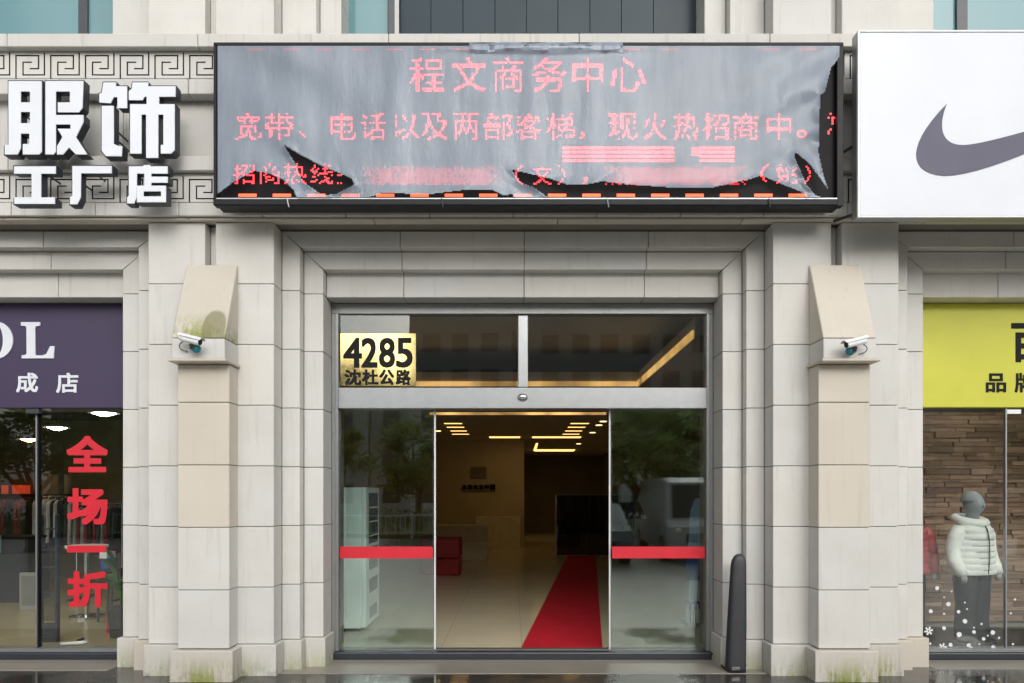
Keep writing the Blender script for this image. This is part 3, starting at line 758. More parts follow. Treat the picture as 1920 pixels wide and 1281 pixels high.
def build_film():
    from mathutils import noise as mn
    x0, x1, y0, y1, st_ = 408, 1574, 86, 371, 2.0
    nx = int((x1-x0)/st_); ny = int((y1-y0)/st_)
    boxes = [(min(p[0] for p in t)-30, max(p[0] for p in t)+30, min(p[1] for p in t)-30, max(p[1] for p in t)+30) for t in TEARS]
    vid = {}; mb = MB(); kill = set()
    for j in range(ny+1):
        for i in range(nx+1):
            x = x0 + i*st_; y = y0 + j*st_
            w = (0.0012 + 0.003*max(0, mn.noise(Vector((x*0.006, 3.3, 1.0)))) + 0.0014*math.exp(-((x-950)/260)**2))*math.sin(x*0.085 + 2.3*math.sin(x*0.017 + y*0.004)) * (0.35 + 0.65*math.sin(math.pi*j/ny))
            w += 0.016*mn.noise(Vector((x*0.008, y*0.010, 2.0))) + 0.004*mn.noise(Vector((x*0.03, y*0.012, 5.0)))
            # creases fanning to the right corner
            if x > 1330: w += 0.010*math.sin((x*0.55 + y*1.1)*0.07) * (x-1330)/240
            w += 0.012*math.sin((x*0.5-y*1.0)*0.045) * math.exp(-((x-560)/130)**2)
            w += 0.022*math.exp(-((y-88)/10.0)**2) * math.exp(-((x-1010)/170)**2)
            curl = 0.0; dead = False
            for t, b in zip(TEARS, boxes):
                if b[0] < x < b[1] and b[2] < y < b[3]:
                    d = dist_edge(t, x, y)
                    if inside(t, x, y): dead = True
                    else: curl = max(curl, math.exp(-d/9.0))
            if dead: kill.add((i, j))
            Y = -1.035 - w - 0.035*curl * (0.4 + 0.6*abs(mn.noise(Vector((x*0.03, y*0.03, 9)))) * 2)
            vid[i, j] = len(mb.v); mb.v.append(P(x, y, Y))
    for j in range(ny):
        for i in range(nx):
            c = [(i,j),(i,j+1),(i+1,j+1),(i+1,j)]
            if sum(k in kill for k in c) >= 2: continue
            mb.f.append(tuple(vid[k] for k in c)); mb.m.append(0)
    used = sorted({i for f in mb.f for i in f}); rm = {o: n for n, o in enumerate(used)}
    mb.v = [mb.v[i] for i in used]; mb.f = [tuple(rm[i] for i in f) for f in mb.f]
    mb.build('plastic_film', FILM, led, smooth=True, label='grey translucent film torn along its lower edge')
build_film()
mb = MB(); fl = []
for i in range(97):
    x = 880 + i*3; w = 0.010*math.sin(i*0.31) + 0.006*math.sin(i*0.83)
    fl.append([P(x, 80 + 1.5*math.sin(i*.2), -1.028), P(x, 84, -1.045 - abs(w)), P(x, 92 + 2*math.sin(i*.17), -1.052 - w), P(x, 97 + 2.5*math.sin(i*.13+1), -1.042)])
for a, b in zip(fl[:-1], fl[1:]):
    for k in range(3): mb.face([a[k], a[k+1], b[k+1], b[k]])
mb.build('loose_film_edge', FILM, led, smooth=True)

# ------------------------------------------------------------------ white sign with tick emblem
YN = -1.08
xn = PX(1608, YN); zn1, zn0 = PZ(57, YN), PZ(408, YN)
ns = thing('white_box_sign', 'large white box sign with a slate tick emblem at the right edge', 'sign', (xn+2.6, -1.0, zn0))
bx('sign_box', xn, xn+5.2, YN+0.012, -0.975, zn0, zn1, ALU, ns, 0.006)
bx('sign_face', xn+0.02, xn+5.18, YN, YN+0.011, zn0+0.014, zn1-0.016, WHITE_SIGN, ns, 0.004)
for a in ((xn+0.0, xn+0.019, zn0, zn1), (xn+0.02, xn+5.18, zn1-0.015, zn1), (xn+0.02, xn+5.18, zn0, zn0+0.013)):
    bx('sign_trim', a[0], a[1], YN-0.006, YN+0.0115, a[2], a[3], WHITE, ns, 0.002)
xt = [p[0] for p in TICK]; yt_ = [p[1] for p in TICK]
text('tick', min(xt), max(xt), min(yt_), max(yt_), YN-0.004, 0.0035, 'tick_emblem', TICKM, ns)
def strut(a, b, r=0.014):
    MB().tube([a, b], r, 6).build('support_strut', DARK, ns)
strut((xn+0.12, -0.98, PZ(270, -0.9)), (PX(1580, -0.86)-0.02, -0.83, PZ(287, -0.86))); strut((xn+0.12, -0.98, PZ(394, -0.98)), (PX(1562, -0.7), -0.72, PZ(413, -0.74)))
for q in (1.2, 2.6, 4.2): strut((xn+q, -0.98, zn1-0.2), (xn+q, -0.80, zn1-0.25))

# ------------------------------------------------------------------ built-up characters on the left frieze
YS = -0.985
cs = thing('shop_lettering', 'five white built-up characters with dark sides on the left frieze', 'lettering', (PX(175, YS), YS, PZ(385, YS)))
def letter(key):
    pts = [p for lp in SIGN_LOOPS[key] for p in lp]
    x0, x1 = min(p[0] for p in pts)/3.05, max(p[0] for p in pts)/3.05; y0, y1 = min(p[1] for p in pts)/3.05, max(p[1] for p in pts)/3.05
    g = 1.1
    o = text(key, x0-g, x1+g, y0-g, y1+g, YS, 0.085, 'letter', LETTER_S, cs)
    f = text(key, x0+0.6, x1-0.6, y0+0.6, y1-0.6, YS-0.008, 0.0075, 'letter_face', LETTER, o)
    for c in (o,): pass
    # standoff pins to the wall, behind the widest pieces of stroke
    vs, fs = GLYPH[(key, 0.0)]
    front = [f for f in fs if all(vs[q][2] > 0.49 for q in f)]
    def area(f): a, b, c = (Vector(vs[q]) for q in f[:3]); return (b-a).cross(c-a).length
    for f in sorted(front, key=area)[-2:]:
        cx_ = sum(vs[q][0] for q in f)/len(f)/3.05; cy_ = -sum(vs[q][1] for q in f)/len(f)/3.05
        X, _, Z = P(cx_, cy_, YS)
        MB().tube([(X, YS+0.08, Z), (X, -0.62, Z)], 0.008, 6).build('fixing_pin', DARK, cs)
for k in SIGN_LOOPS: letter(k)

# ------------------------------------------------------------------ shop fascia signs
YP = -0.03
ps = thing('shop_sign', 'purple fascia sign with white serif letters over the left shop window', 'sign', (CX-5.9, 0, 2.42))
bx('sign_board', CX-8.2, CX-3.668, YP, 0.05, PZ(765, YP), 3.400, PURPLE, ps, 0.004)
text('serif_L', 39, 102, 604, 672, YP-0.012, 0.012, 'letter', LETTER, ps)
text('serif_O', -41, 24, 603, 673, YP-0.012, 0.012, 'letter', LETTER, ps)
text('成', 31, 70, 700, 735, YP-0.006, 0.006, 'letter', LETTER, ps, bold=0.9); text('店', 106, 146, 700, 736, YP-0.006, 0.006, 'letter', LETTER, ps, bold=0.9)
ys_ = thing('shop_sign', 'bright yellow fascia sign with black characters over the right shop window', 'sign', (CX+5.9, 0, 2.42))
bx('sign_board', CX+3.668, CX+8.2, YP, 0.05, PZ(764, YP), 3.400, YELLOW, ys_, 0.004)
text('品', 1850, 1886, 701, 735, YP-0.006, 0.006, 'letter', INK, ys_, bold=0.9); text('牌', 1904, 1940, 700, 735, YP-0.006, 0.006, 'letter', INK, ys_, bold=0.9)
text('百', 1899, 1962, 608, 677, YP-0.006, 0.006, 'letter', INK, ys_, bold=2.2)

# ------------------------------------------------------------------ gold number plate
YG = -0.012
gp = thing('address_plate', 'gold mirror address plate with black house number in the transom', 'plate', (PX(709, YG), YG, PZ(724, YG)))
bx('plate', PX(638, YG), PX(780, YG), YG, -0.002, PZ(724, YG), PZ(625, YG), GOLD, gp, 0.002)
for ch, a, b in (('4', 645, 677), ('2', 679, 706), ('8', 712, 739), ('5', 744, 772)): text(ch, a, b, 635, 688, YG-0.0035, 0.003, 'digit', INK, gp, bold=1.6)
for ch, a, b in (('沈', 647, 676), ('杜', 680, 708), ('公', 712, 738), ('路', 743, 769)): text(ch, a, b, 694, 721, YG-0.0035, 0.003, 'character', INK, gp, bold=1.1)

# ------------------------------------------------------------------ security cameras on the pier caps
def camera(px, py, sgn, label):
    Y = -0.955
    t = thing('security_camera', label, 'camera', (PX(px, Y), Y, PZ(py+32, Y)), 'security cameras on the pier caps')
    s = (7.1+Y)/F
    W = lambda dx, dy, d: P(px + sgn*dx, py + dy, Y - d)
    # bullet body, tilted, pointing to the entrance
    a = Vector(W(-17, -3, 0.09)); b = Vector(W(19, 6, 0.13))
    MB().tube([a, a.lerp(b, 0.06), a.lerp(b, 0.94), b], [0.024, 0.029, 0.029, 0.027], 14).build('body', WHITE, t, smooth=False)
    MB().tube([b, b + (b-a).normalized()*0.004], 0.024, 14).build('lens', BLACK, t)
    d = (b-a).normalized(); upv = Vector((0, 0, 1)); upv = (upv - d*upv.dot(d)).normalized(); sd = d.cross(upv)
    mb = MB(); rr = []
    for q in (a - d*0.01, b + d*0.022):
        ring = []
        for k in range(9):
            an = math.pi*(k/8.0); ring.append(q + sd*math.cos(an)*0.037 + upv*(math.sin(an)*0.024 + 0.016))
        for k in range(8, -1, -1):
            an = math.pi*(k/8.0); ring.append(q + sd*math.cos(an)*0.0345 + upv*(math.sin(an)*0.0215 + 0.016))
        rr.append(ring)
    MB().rings(rr).build('sunshield', WHITE, t, recalc=True)
    MB().tube([a.lerp(b, 0.55) - upv*0.03, Vector(W(4, 14, 0.10)), Vector(W(4, 16, 0.0))], [0.016, 0.018, 0.020], 10).build('bracket', DARK, t)
    MB().ball(W(12, 17, 0.055), 0.037, 0.037, 0.040, 16, 10).build('junction_cover', TEAL, t, smooth=True, label='round cover wrapped in glossy teal film')
    MB().tube([W(12, 17, 0.03), W(12, 17, 0.0)], 0.032, 14).build('mount_plate', WHITE, t)
    pts = [W(-14, 0, 0.10)] + [W(-4 - 16*math.sin(k*0.52), 3 + 10*(1-math.cos(k*0.52)), 0.07 - 0.009*k) for k in range(1, 7)]
    MB().tube(pts, 0.0045, 6).build('cable', DARK, t, smooth=True)
camera(356, 636, 1, 'white bullet camera with teal cover on the left pier cap')
camera(1606, 641, -1, 'white bullet camera with teal cover on the right pier cap')

# ------------------------------------------------------------------ dark tapered post by the right jamb
tp = thing('barrier_post', 'dark charcoal tapered post with rounded top standing beside the right jamb', 'post', (PX(1381, -0.55), -0.55, 0))
s = (7.1-0.55)/F
rr = []
for y, a, b, d in ((1262,1362,1397,.07),(1250,1361,1397,.07),(1238,1361.5,1397,.068),(1180,1364,1398,.062),(1110,1368,1398,.056),(1060,1371,1397.5,.05),(1050,1373,1397,.045),(1043,1377,1395,.035),(1039,1382,1391,.02)):
    cx = PX((a+b)/2, -0.55); hx = (b-a)/2*s; z = max(PZ(y, -0.55), 0.008) if y < 1262 else 0.008
    ring = []
    for k in range(20):
        an = 2*math.pi*k/20; c, q = math.cos(an), math.sin(an)
        ring.append((cx + hx*math.copysign(abs(c)**0.55, c), -0.55 + d*math.copysign(abs(q)**0.55, q), z))
    rr.append(ring)
MB().rings(rr).build('post_body', RUBBER, tp, smooth=True)
bx('fixing_plate', PX(1372, -0.63), PX(1388, -0.63), -0.628, -0.612, 0.035, 0.062, STEEL, tp, 0.003)
tag(MB().tube([(PX(1334, -0.1), -0.09, PZ(1225, -0.1)), (PX(1342, -0.1), -0.11, PZ(1230, -0.1)), (PX(1343, -0.16), -0.15, 0.03), (PX(1352, -0.35), -0.42, 0.015), (PX(1362, -0.5), -0.50, 0.015)], 0.009, 8).build('power_cable', BLACK, smooth=True),
    'thin black cable running along the threshold to the dark post', 'cable')

# ------------------------------------------------------------------ lobby behind the entrance
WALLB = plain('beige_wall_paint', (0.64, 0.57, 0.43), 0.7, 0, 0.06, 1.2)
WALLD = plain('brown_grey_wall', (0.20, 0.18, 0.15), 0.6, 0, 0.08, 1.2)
CEIL = plain('ceiling_paint', (0.62, 0.60, 0.55), 0.8, 0, 0.05, 1.0)
def tile_floor(name, col, rough, size=0.8):
    m, nt, b = nodes(name); v = coords(nt, rand=False)
    br = nt.nodes.new('ShaderNodeTexBrick'); br.offset = 0.0; br.inputs['Scale'].default_value = 1.0
    br.inputs['Mortar Size'].default_value = 0.004; br.inputs['Brick Width'].default_value = size; br.inputs['Row Height'].default_value = size
    br.inputs['Color1'].default_value = (*col, 1); br.inputs['Color2'].default_value = (*[c*0.94 for c in col], 1); br.inputs['Mortar'].default_value = (*[c*0.72 for c in col], 1)
    nt.links.new(v, br.inputs['Vector'])
    nt.links.new(mixc(nt, math_(nt, 'MULTIPLY', ramp(nt, noise(nt, v, 1.5, 5), 0.35, 0.7), 0.25), br.outputs[0], tuple(c*0.75 for c in col)), b.inputs['Base Color'])
    b.inputs['Roughness'].default_value = rough
    return m
LFLOOR = tile_floor('polished_cream_tile', (0.74, 0.66, 0.48), 0.16)
SFLOOR = tile_floor('tan_shop_tile', (0.50, 0.42, 0.24), 0.22, 0.6)
FZ = 0.05
struct(bx('lobby_floor', -3.42, 3.62, 0.17, 24, -0.1, FZ, LFLOOR))
struct(bx('lobby_floor_edge', -1.8, 2.0, 0.14, 0.169, -0.1, FZ, SILL))
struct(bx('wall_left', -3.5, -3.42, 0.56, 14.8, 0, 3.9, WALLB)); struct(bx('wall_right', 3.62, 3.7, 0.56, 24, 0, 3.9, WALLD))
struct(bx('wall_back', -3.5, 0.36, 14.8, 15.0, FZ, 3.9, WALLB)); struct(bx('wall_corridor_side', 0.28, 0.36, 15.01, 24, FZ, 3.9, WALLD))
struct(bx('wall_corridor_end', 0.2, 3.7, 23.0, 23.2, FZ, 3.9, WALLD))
LC = 3.2
cxa, cxb, cya, cyb = -1.66, 1.9, 0.62, 4.0
struct(bx('ceiling_border', -3.5, cxa, 0.56, 24, LC, 3.42, CEIL)); struct(bx('ceiling_border', cxb, 3.7, 0.56, 24, LC, 3.42, CEIL))
struct(bx('ceiling_border', cxa, cxb, cyb, 7.4, LC, 3.42, CEIL)); struct(bx('ceiling_rear', cxa, cxb, 7.9, 24, LC, 3.42, CEIL))
struct(bx('ceiling', -3.5, 3.7, 0.56, 24, 3.78, 3.9, CEIL))
WARM = lamp('warm_cove_light', (1.0, 0.58, 0.19), 1.3, 1.6); WARM2 = lamp('warm_strip_light', (1.0, 0.60, 0.19), 1.9); SPOT = lamp('warm_downlight', (1.0, 0.72, 0.32), 2.5)
CV = plain('cove_gold', (0.60, 0.42, 0.18), 0.5)
cl = thing('cove_light', 'warm lit cove strip round the front lobby ceiling recess', 'cove light', (0.1, 4.0, LC))
bx('light_strip', cxa, cxb, cyb-0.02, cyb-0.005, LC+0.005, LC+0.075, WARM, cl); bx('light_strip', cxb-0.02, cxb-0.005, cya, cyb-0.021, LC+0.005, LC+0.09, WARM, cl)
bx('light_strip', cxa+0.005, cxa+0.02, cya, cyb-0.021, LC+0.005, LC+0.06, WARM, cl)
c2 = thing('cove_light', 'warm lit ceiling slot across the middle of the lobby', 'cove light', (0.1, 7.7, LC))
bx('light_strip', cxa, cxb, 7.86, 7.895, LC+0.004, LC+0.10, WARM, c2); bx('slot_lining', cxa, cxb, 7.405, 7.43, LC+0.004, 3.41, CV, c2)
c3 = thing('strip_light', 'long warm ceiling strip light above the reception wall', 'strip light', (0.5, 14.2, LC))
yq = 1387*(LC-ZC)/(HOR-820) - 7.1
bx('light_strip', PX(918, yq), PX(975, yq), yq-0.25, yq+0.05, LC-0.02, LC-0.002, WARM2, c3); bx('light_strip', PX(998, yq), PX(1088, yq), yq-0.25, yq+0.05, LC-0.02, LC-0.002, WARM2, c3)
c4 = thing('ring_light', 'rectangular warm ring light in the corridor ceiling', 'ceiling light', (1.0, 18, LC))
yr = 1387*(LC-ZC)/(HOR-845) - 7.1; yr2 = 1387*(LC-ZC)/(HOR-831) - 7.1
ya_, yb_ = sorted((yr, yr2))
bx('light_strip', PX(1002, yr), PX(1075, yr), yr-0.7, yr, LC-0.03, LC-0.003, WARM2, c4)
MB().face([(PX(1005, ya_), ya_, LC-0.004), (PX(1000, yr), yr, LC-0.004), (PX(1005, yr), yr, LC-0.004), (PX(1009, ya_), ya_, LC-0.004)][::-1]).build('light_strip', WARM2, c4)
sp_ = 0
for side, xs4 in ((-1, ((833, 866), (838, 870), (845, 875), (848, 879))), (1, ((1070, 1104), (1065, 1097), (1060, 1091), (1055, 1086)))):
    grp = thing('louvre_light', 'four-slot warm ceiling light at the ' + ('left' if side < 0 else 'right') + ' of the lobby', 'ceiling light', (side*0.8, 10, LC))
    for (a, b), yy in zip(xs4, (794, 801, 808, 814)):
        Yd = 1387*(LC-ZC)/(HOR-yy) - 7.1
        bx('light_slot', PX(a, Yd), PX(b, Yd), Yd-0.07, Yd+0.07, LC-0.008, LC-0.003, WARM2, grp)
for x, yy, wh in ((1131, 790, 'nearest the entrance at the right'), (1123, 797, 'second from the entrance at the right'), (1111, 811, 'third from the entrance at the right'), (1085, 832, 'above the inner glass door'), (821, 808, 'beside the left louvre light')):
    Yd = 1387*(LC-ZC)/(HOR-yy) - 7.1; r = 0.075
    X = PX(x, Yd)
    tag(MB().tube([(X, Yd, LC-0.012), (X, Yd, LC-0.001)], r, 14).build('downlight', SPOT), 'small round warm downlight ' + wh, 'downlight', 'lobby downlights')

# red carpet: a runner with thickness
CARPET = plain('red_carpet', (0.50, 0.012, 0.025), 0.85, 0, 0.10, 5, 0.2, 0.2)
def floor_pt(x, y): 
    d = F*(ZC-FZ)/(y-HOR); return ((x-960)*d/F, d-7.1)
q = [floor_pt(975, 1221), floor_pt(1130, 1221), floor_pt(1117, 1043), floor_pt(1064, 1043)]
mb = MB(); 
mb.rings([[(x, y, FZ+0.001) for x, y in q], [(x, y, FZ+0.011) for x, y in q]])
tag(mb.build('carpet_runner', CARPET, recalc=True), 'long red carpet runner leading into the lobby', 'carpet')

# reception counter, red bench, wall plates
PALE = plain('cream_laminate', (0.85, 0.80, 0.66), 0.4)
Yd = 10.3
rc = thing('reception_desk', 'pale cream reception desk in front of the rear lobby wall', 'desk', (PX(868, Yd), Yd, FZ))
xa, xb = PX(815, Yd), PX(914, Yd); zt = PZ(985, Yd)
bx('front_panel', xa, xb, Yd, Yd+0.05, FZ, FZ+(zt-FZ)*0.52, PALE, rc, 0.006); bx('front_panel', xa, xb, Yd, Yd+0.05, FZ+(zt-FZ)*0.53, zt-0.04, PALE, rc, 0.006)
bx('counter_top', xa-0.02, xb+0.02, Yd-0.03, Yd+0.6, zt-0.039, zt, PALE, rc, 0.006); bx('side_panel', xb-0.05, xb, Yd+0.051, Yd+0.6, FZ, zt-0.04, PALE, rc, 0.005)
bx('side_panel', xa, xa+0.05, Yd+0.051, Yd+0.6, FZ, zt-0.04, PALE, rc, 0.005)
SOFA = plain('dark_red_leather', (0.34, 0.012, 0.018), 0.35)
Yd = 6.9
sf = thing('red_armchair', 'dark red leather armchair at the left side of the lobby', 'armchair', (PX(835, Yd), Yd, FZ))
xb = PX(862, Yd); xa = xb - 0.75; zt = PZ(1008, Yd)
bx('seat_base', xa, xb, Yd+0.02, Yd+0.75, FZ, FZ+0.32, SOFA, sf, 0.03, seg=2); bx('backrest', xa, xa+0.2, Yd+0.02, Yd+0.75, FZ+0.321, zt, SOFA, sf, 0.03, seg=2)
for yy in (Yd, Yd+0.62): bx('armrest', xa+0.21, xb, yy, yy+0.14, FZ+0.325, zt-0.02, SOFA, sf, 0.03, seg=2)
Yw = 14.79
tag(bx('wall_plaque', PX(883, Yw), PX(912, Yw), Yw-0.03, Yw, PZ(897, Yw), PZ(876, Yw), WALLD, bevel=0.004), 'small brown plaque high on the beige lobby wall', 'plaque')
wl = thing('wall_lettering', 'row of small dark characters on the beige lobby wall', 'lettering', (PX(897, Yw), Yw, PZ(921, Yw)))
for ch, a in zip('木森木文中园', (866, 876.5, 887, 897.5, 908, 919)): text(ch, a, a+9, 909, 918, Yw-0.03, 0.03, 'character', INK, wl, bold=0.5)
bx('base_rail', PX(865, Yw), PX(929, Yw), Yw-0.02, Yw-0.001, PZ(922, Yw), PZ(920.5, Yw), WALLD, wl)
tag(bx('wall_cabinet', PX(893, Yw), PX(975, Yw), Yw-0.45, Yw-0.01, FZ, PZ(968, Yw), PALE, bevel=0.01), 'low cream cabinet against the rear lobby wall', 'cabinet')
# glazed inner doorway at the end of the carpet
Yd = 11.5
dw = thing('inner_glass_door', 'dark glazed inner doorway with thin pale frame at the end of the carpet', 'door', (PX(1078, Yd), Yd, FZ))
xa, xb, zt = PX(1041, Yd), PX(1190, Yd), PZ(927, Yd)
bx('frame', xa, xa+0.035, Yd, Yd+0.06, FZ, zt, WHITE, dw); bx('frame', xa+0.036, xb, Yd, Yd+0.06, zt-0.02, zt, ALU_D, dw)
bx('pane', xa+0.04, xb, Yd+0.02, Yd+0.03, FZ+0.02, zt-0.021, glass('smoked_glass', (0.35, 0.36, 0.38)), dw)
for x in (1104, 1121, 1136): bx('mullion', PX(x, Yd), PX(x+2.5, Yd), Yd, Yd+0.05, FZ, zt-0.021, DARK, dw)
tag(bx('dark_cabinet', PX(1044, 15), PX(1088, 15), 15, 15.6, FZ, PZ(975, 15), BLACK, bevel=0.01), 'black cabinet seen through the inner doorway', 'cabinet')

# vending machine behind the left pane
MINT = plain('pale_mint_enamel', (0.82, 0.87, 0.85), 0.35, 0, 0.04)
vx0, vx1, vy0, vy1, vz1 = -2.32, PX(686, 1.08), 1.08, 1.90, PZ(914, 1.08)
vm = thing('vending_machine', 'pale mint vending machine behind the left glass pane', 'vending machine', ((vx0+vx1)/2, 1.5, FZ))
bx('cabinet', vx0, vx1-0.05, vy0, vy1, FZ+0.04, vz1, MINT, vm, 0.01); bx('door', vx1-0.047, vx1, vy0, vy1, FZ+0.05, vz1, MINT, vm, 0.008)
bx('foot_rail', vx0+0.05, vx1-0.08, vy0+0.05, vy1-0.05, FZ, FZ+0.039, DARK, vm)
VG = plain('dark_display_glass', (0.05, 0.06, 0.06), 0.1)
bx('display_window', vx1, vx1+0.006, vy0+0.16, vy1-0.12, 1.02, vz1-0.06, VG, vm); bx('control_panel', vx1, vx1+0.008, vy0+0.18, vy1-0.14, 0.72, 0.98, VG, vm, 0.003)
bx('delivery_flap', vx1, vx1+0.010, vy0+0.18, vy1-0.16, 0.46, 0.62, VG, vm, 0.003)
for k in range(3): bx('shelf', vx1+0.006, vx1+0.012, vy0+0.17, vy1-0.13, 1.1+k*0.16, 1.115+k*0.16, MINT, vm)
bx('grille', vx1, vx1+0.01, vy0+0.2, vy1-0.2, 0.17, 0.30, ALU_D, vm, 0.003)

# blue and white display stand behind the right pane
BLUE = plain('royal_blue_print', (0.02, 0.10, 0.33), 0.45); SKYB = plain('pale_blue_print', (0.35, 0.50, 0.66), 0.45)
Yd = 1.5
ds = thing('display_stand', 'blue and white display stand behind the right glass pane', 'display stand', (PX(1310, Yd), Yd, FZ))
xa, xb = PX(1288, Yd), PX(1345, Yd)
bx('base', xa-0.03, xb, Yd-0.1, Yd+0.3, FZ, FZ+0.05, ALU_D, ds, 0.008)
bx('lower_board', xa, xb, Yd, Yd+0.05, FZ+0.05, PZ(1128, Yd), BLUE, ds, 0.004); bx('middle_board', xa+0.03, xb, Yd-0.03, Yd+0.04, PZ(1127, Yd), PZ(1090, Yd), SKYB, ds, 0.004)
bx('board', xa, xb, Yd, Yd+0.05, PZ(1089, Yd), PZ(1030, Yd), BLUE, ds, 0.004)
MB().prism([(xa+0.02, PZ(1029, Yd)), (xb, PZ(1029, Yd)), (xb, PZ(930, Yd)), (xa+0.10, PZ(935, Yd)), (xa+0.05, PZ(960, Yd))], Yd, Yd+0.05).build('top_board', SKYB, ds, 0.004)
for k in range(4):
    X = PX(1290 + k*9, Yd-0.08)
    tag(MB().tube([(X, Yd-0.085, FZ+0.051), (X, Yd-0.085, FZ+0.19), (X, Yd-0.085, FZ+0.22), (X, Yd-0.085, FZ+0.26)], [0.022, 0.022, 0.010, 0.010], 10).build('water_bottle', WHITE), 'small pale bottle, ' + ORD[k] + ', on the base of the blue stand', 'bottle', 'bottles on the blue stand')

# ------------------------------------------------------------------ left shop interior
OLIVE = plain('olive_grey_wall', (0.24, 0.225, 0.18), 0.7, 0, 0.1, 1.5); SCEIL = plain('dark_ceiling', (0.07, 0.075, 0.07), 0.8)
struct(bx('shop_floor', -9.4, -3.52, 0.13, 6.5, -0.1, 0.06, SFLOOR)); struct(bx('shop_wall_back', -9.4, -3.52, 6.5, 6.6, 0, 3.9, OLIVE))
struct(bx('shop_wall_right', -3.62, -3.52, 0.56, 6.5, 0, 3.9, OLIVE)); struct(bx('shop_wall_left', -9.5, -9.4, 0.2, 6.6, 0, 3.9, OLIVE)); struct(bx('shop_ceiling', -9.4, -3.52, 0.5, 6.6, 2.95, 3.1, SCEIL))
DISC_W = lamp('cool_pendant_glow', (0.95, 0.98, 1.0), 45.0); DISC_Y = lamp('amber_pendant_glow', (1.0, 0.62, 0.15), 55.0); DISC_C = lamp('warm_pendant_glow', (1.0, 0.82, 0.6), 45.0)
for px, py, Yd, wpx, mt, lb in ((195, 775, 1.6, 56, DISC_W, 'white disc pendant lamp nearest the left shop window corner'), (107, 802, 2.8, 46, DISC_C, 'warm white disc pendant lamp second from the shop window'), (55, 824, 4.2, 40, DISC_Y, 'amber disc pendant lamp farthest back in the left shop')):
    X, _, Z = P(px, py, Yd); r = wpx/2*(Yd+7.1)/F
    t = thing('pendant_lamp', lb, 'lamp', (X, Yd, Z), 'pendant lamps in the left shop')
    MB().tube([(X, Yd, Z), (X, Yd, Z+0.02), (X, Yd, Z+0.05)], [r, r*0.9, 0.05], 20).build('shade', WHITE, t)
    MB().tube([(X, Yd, Z-0.035), (X, Yd, Z-0.002)], [0.03, r*0.72], 16).build('bulb', mt, t); MB().tube([(X, Yd, Z+0.05), (X, Yd, 2.95)], 0.008, 6).build('cord', BLACK, t)
# clothes rails with hanging garments
GAR = [plain('garment_' + n, c, 0.85, 0, 0.2, 9, 0.2) for n, c in (('black', (0.015,0.015,0.018)), ('charcoal', (0.05,0.05,0.055)), ('white', (0.55,0.55,0.55)), ('navy', (0.02,0.03,0.08)), ('grey', (0.22,0.22,0.23)), ('maroon', (0.16,0.02,0.03)), ('red', (0.5,0.03,0.03)))]
GN = ['black', 'charcoal', 'white', 'navy', 'grey', 'maroon', 'red']
def garment(X, Y, ztop, h, mi, where, k):
    mb = MB(); rr = []
    for f, w, d in ((0, .03, .02), (0.03, .17, .03), (0.12, .21, .045), (0.5, .20, .05), (1.0, .215, .055)):
        z = ztop - 0.04 - f*h
        rr.append([(X + d*math.cos(a*math.pi/5), Y + w*math.sin(a*math.pi/5)*random.uniform(.94, 1.06), z + random.uniform(-.008, .008)) for a in range(10)])
    mb.rings(rr)
    mb.tube([(X, Y, ztop-0.05), (X, Y, ztop+0.005)], 0.005, 5)
    tag(mb.build('hanging_garment', GAR[mi], recalc=True), GN[mi] + ' garment hanging ' + ORD[k] + ' on ' + where, 'garment', 'garments on ' + where)
def rail(x0, x1, Y, z, label, where, mats, n):
    t = thing('clothes_rail', label, 'clothes rail', ((x0+x1)/2, Y, 0.06))
    MB().tube([(x0-.05, Y, z), (x1+.05, Y, z)], 0.014, 8).build('bar', STEEL, t)
    for x in (x0-.05, x1+.05): MB().tube([(x, Y, 0.06), (x, Y, z)], 0.014, 8).build('upright', STEEL, t); bx('foot', x-.02, x+.02, Y-.22, Y+.22, .06, .09, DARK, t)
    for i in range(n): garment(x0 + (x1-x0)*(i+.5)/n, Y, z-0.014, random.uniform(.55, .72), random.choice(mats), where, i)
rail(PX(74, 3.9), PX(160, 3.9), 3.9, PZ(930, 3.9), 'steel clothes rail in the middle of the left shop', 'the middle rail of the left shop', [0,1,2,4,3,2], 13)
rail(PX(-40, 4.7), PX(62, 4.7), 4.7, PZ(932, 4.7), 'steel clothes rail at the back of the left shop', 'the back rail of the left shop', [0,5,6,0,1], 13)
rail(PX(150, 3.6), PX(222, 3.6), 3.6, PZ(945, 3.6), 'steel clothes rail at the right side of the left shop', 'the right rail of the left shop', [0,2,5,1,4], 10)
for k, (a, b, y0, y1, mt, lb) in enumerate(((188, 204, 1068, 1048, BLUE, 'small blue carton standing in the left shop behind the pane'), (186, 200, 1048, 1036, WHITE, 'small white carton on top of the blue carton'))):
    tb = thing('carton', lb, 'carton', (PX(195, 1.7), 1.7, PZ(y0, 1.7))); bx('carton_body', PX(a, 1.7), PX(b, 1.7), 1.7, 1.9, PZ(y0, 1.7)+.001, PZ(y1, 1.7), mt, tb, .004)
st2 = thing('shop_stool', 'dark square stool under the blue carton in the left shop', 'stool', (PX(196, 1.7), 1.8, .06))
bx('seat', PX(182, 1.68), PX(212, 1.68), 1.66, 1.95, PZ(1073, 1.7), PZ(1068, 1.7), DARK, st2, .005)
for a_, b_ in ((183, 1.68), (209, 1.68), (183, 1.9), (209, 1.9)): bx('leg', PX(a_, 1.7), PX(a_, 1.7)+.02, b_, b_+.02, .06, PZ(1073, 1.7)-.001, DARK, st2)
ORANGE = lamp('orange_card_lit', (1.0, 0.10, 0.03), 0.35)
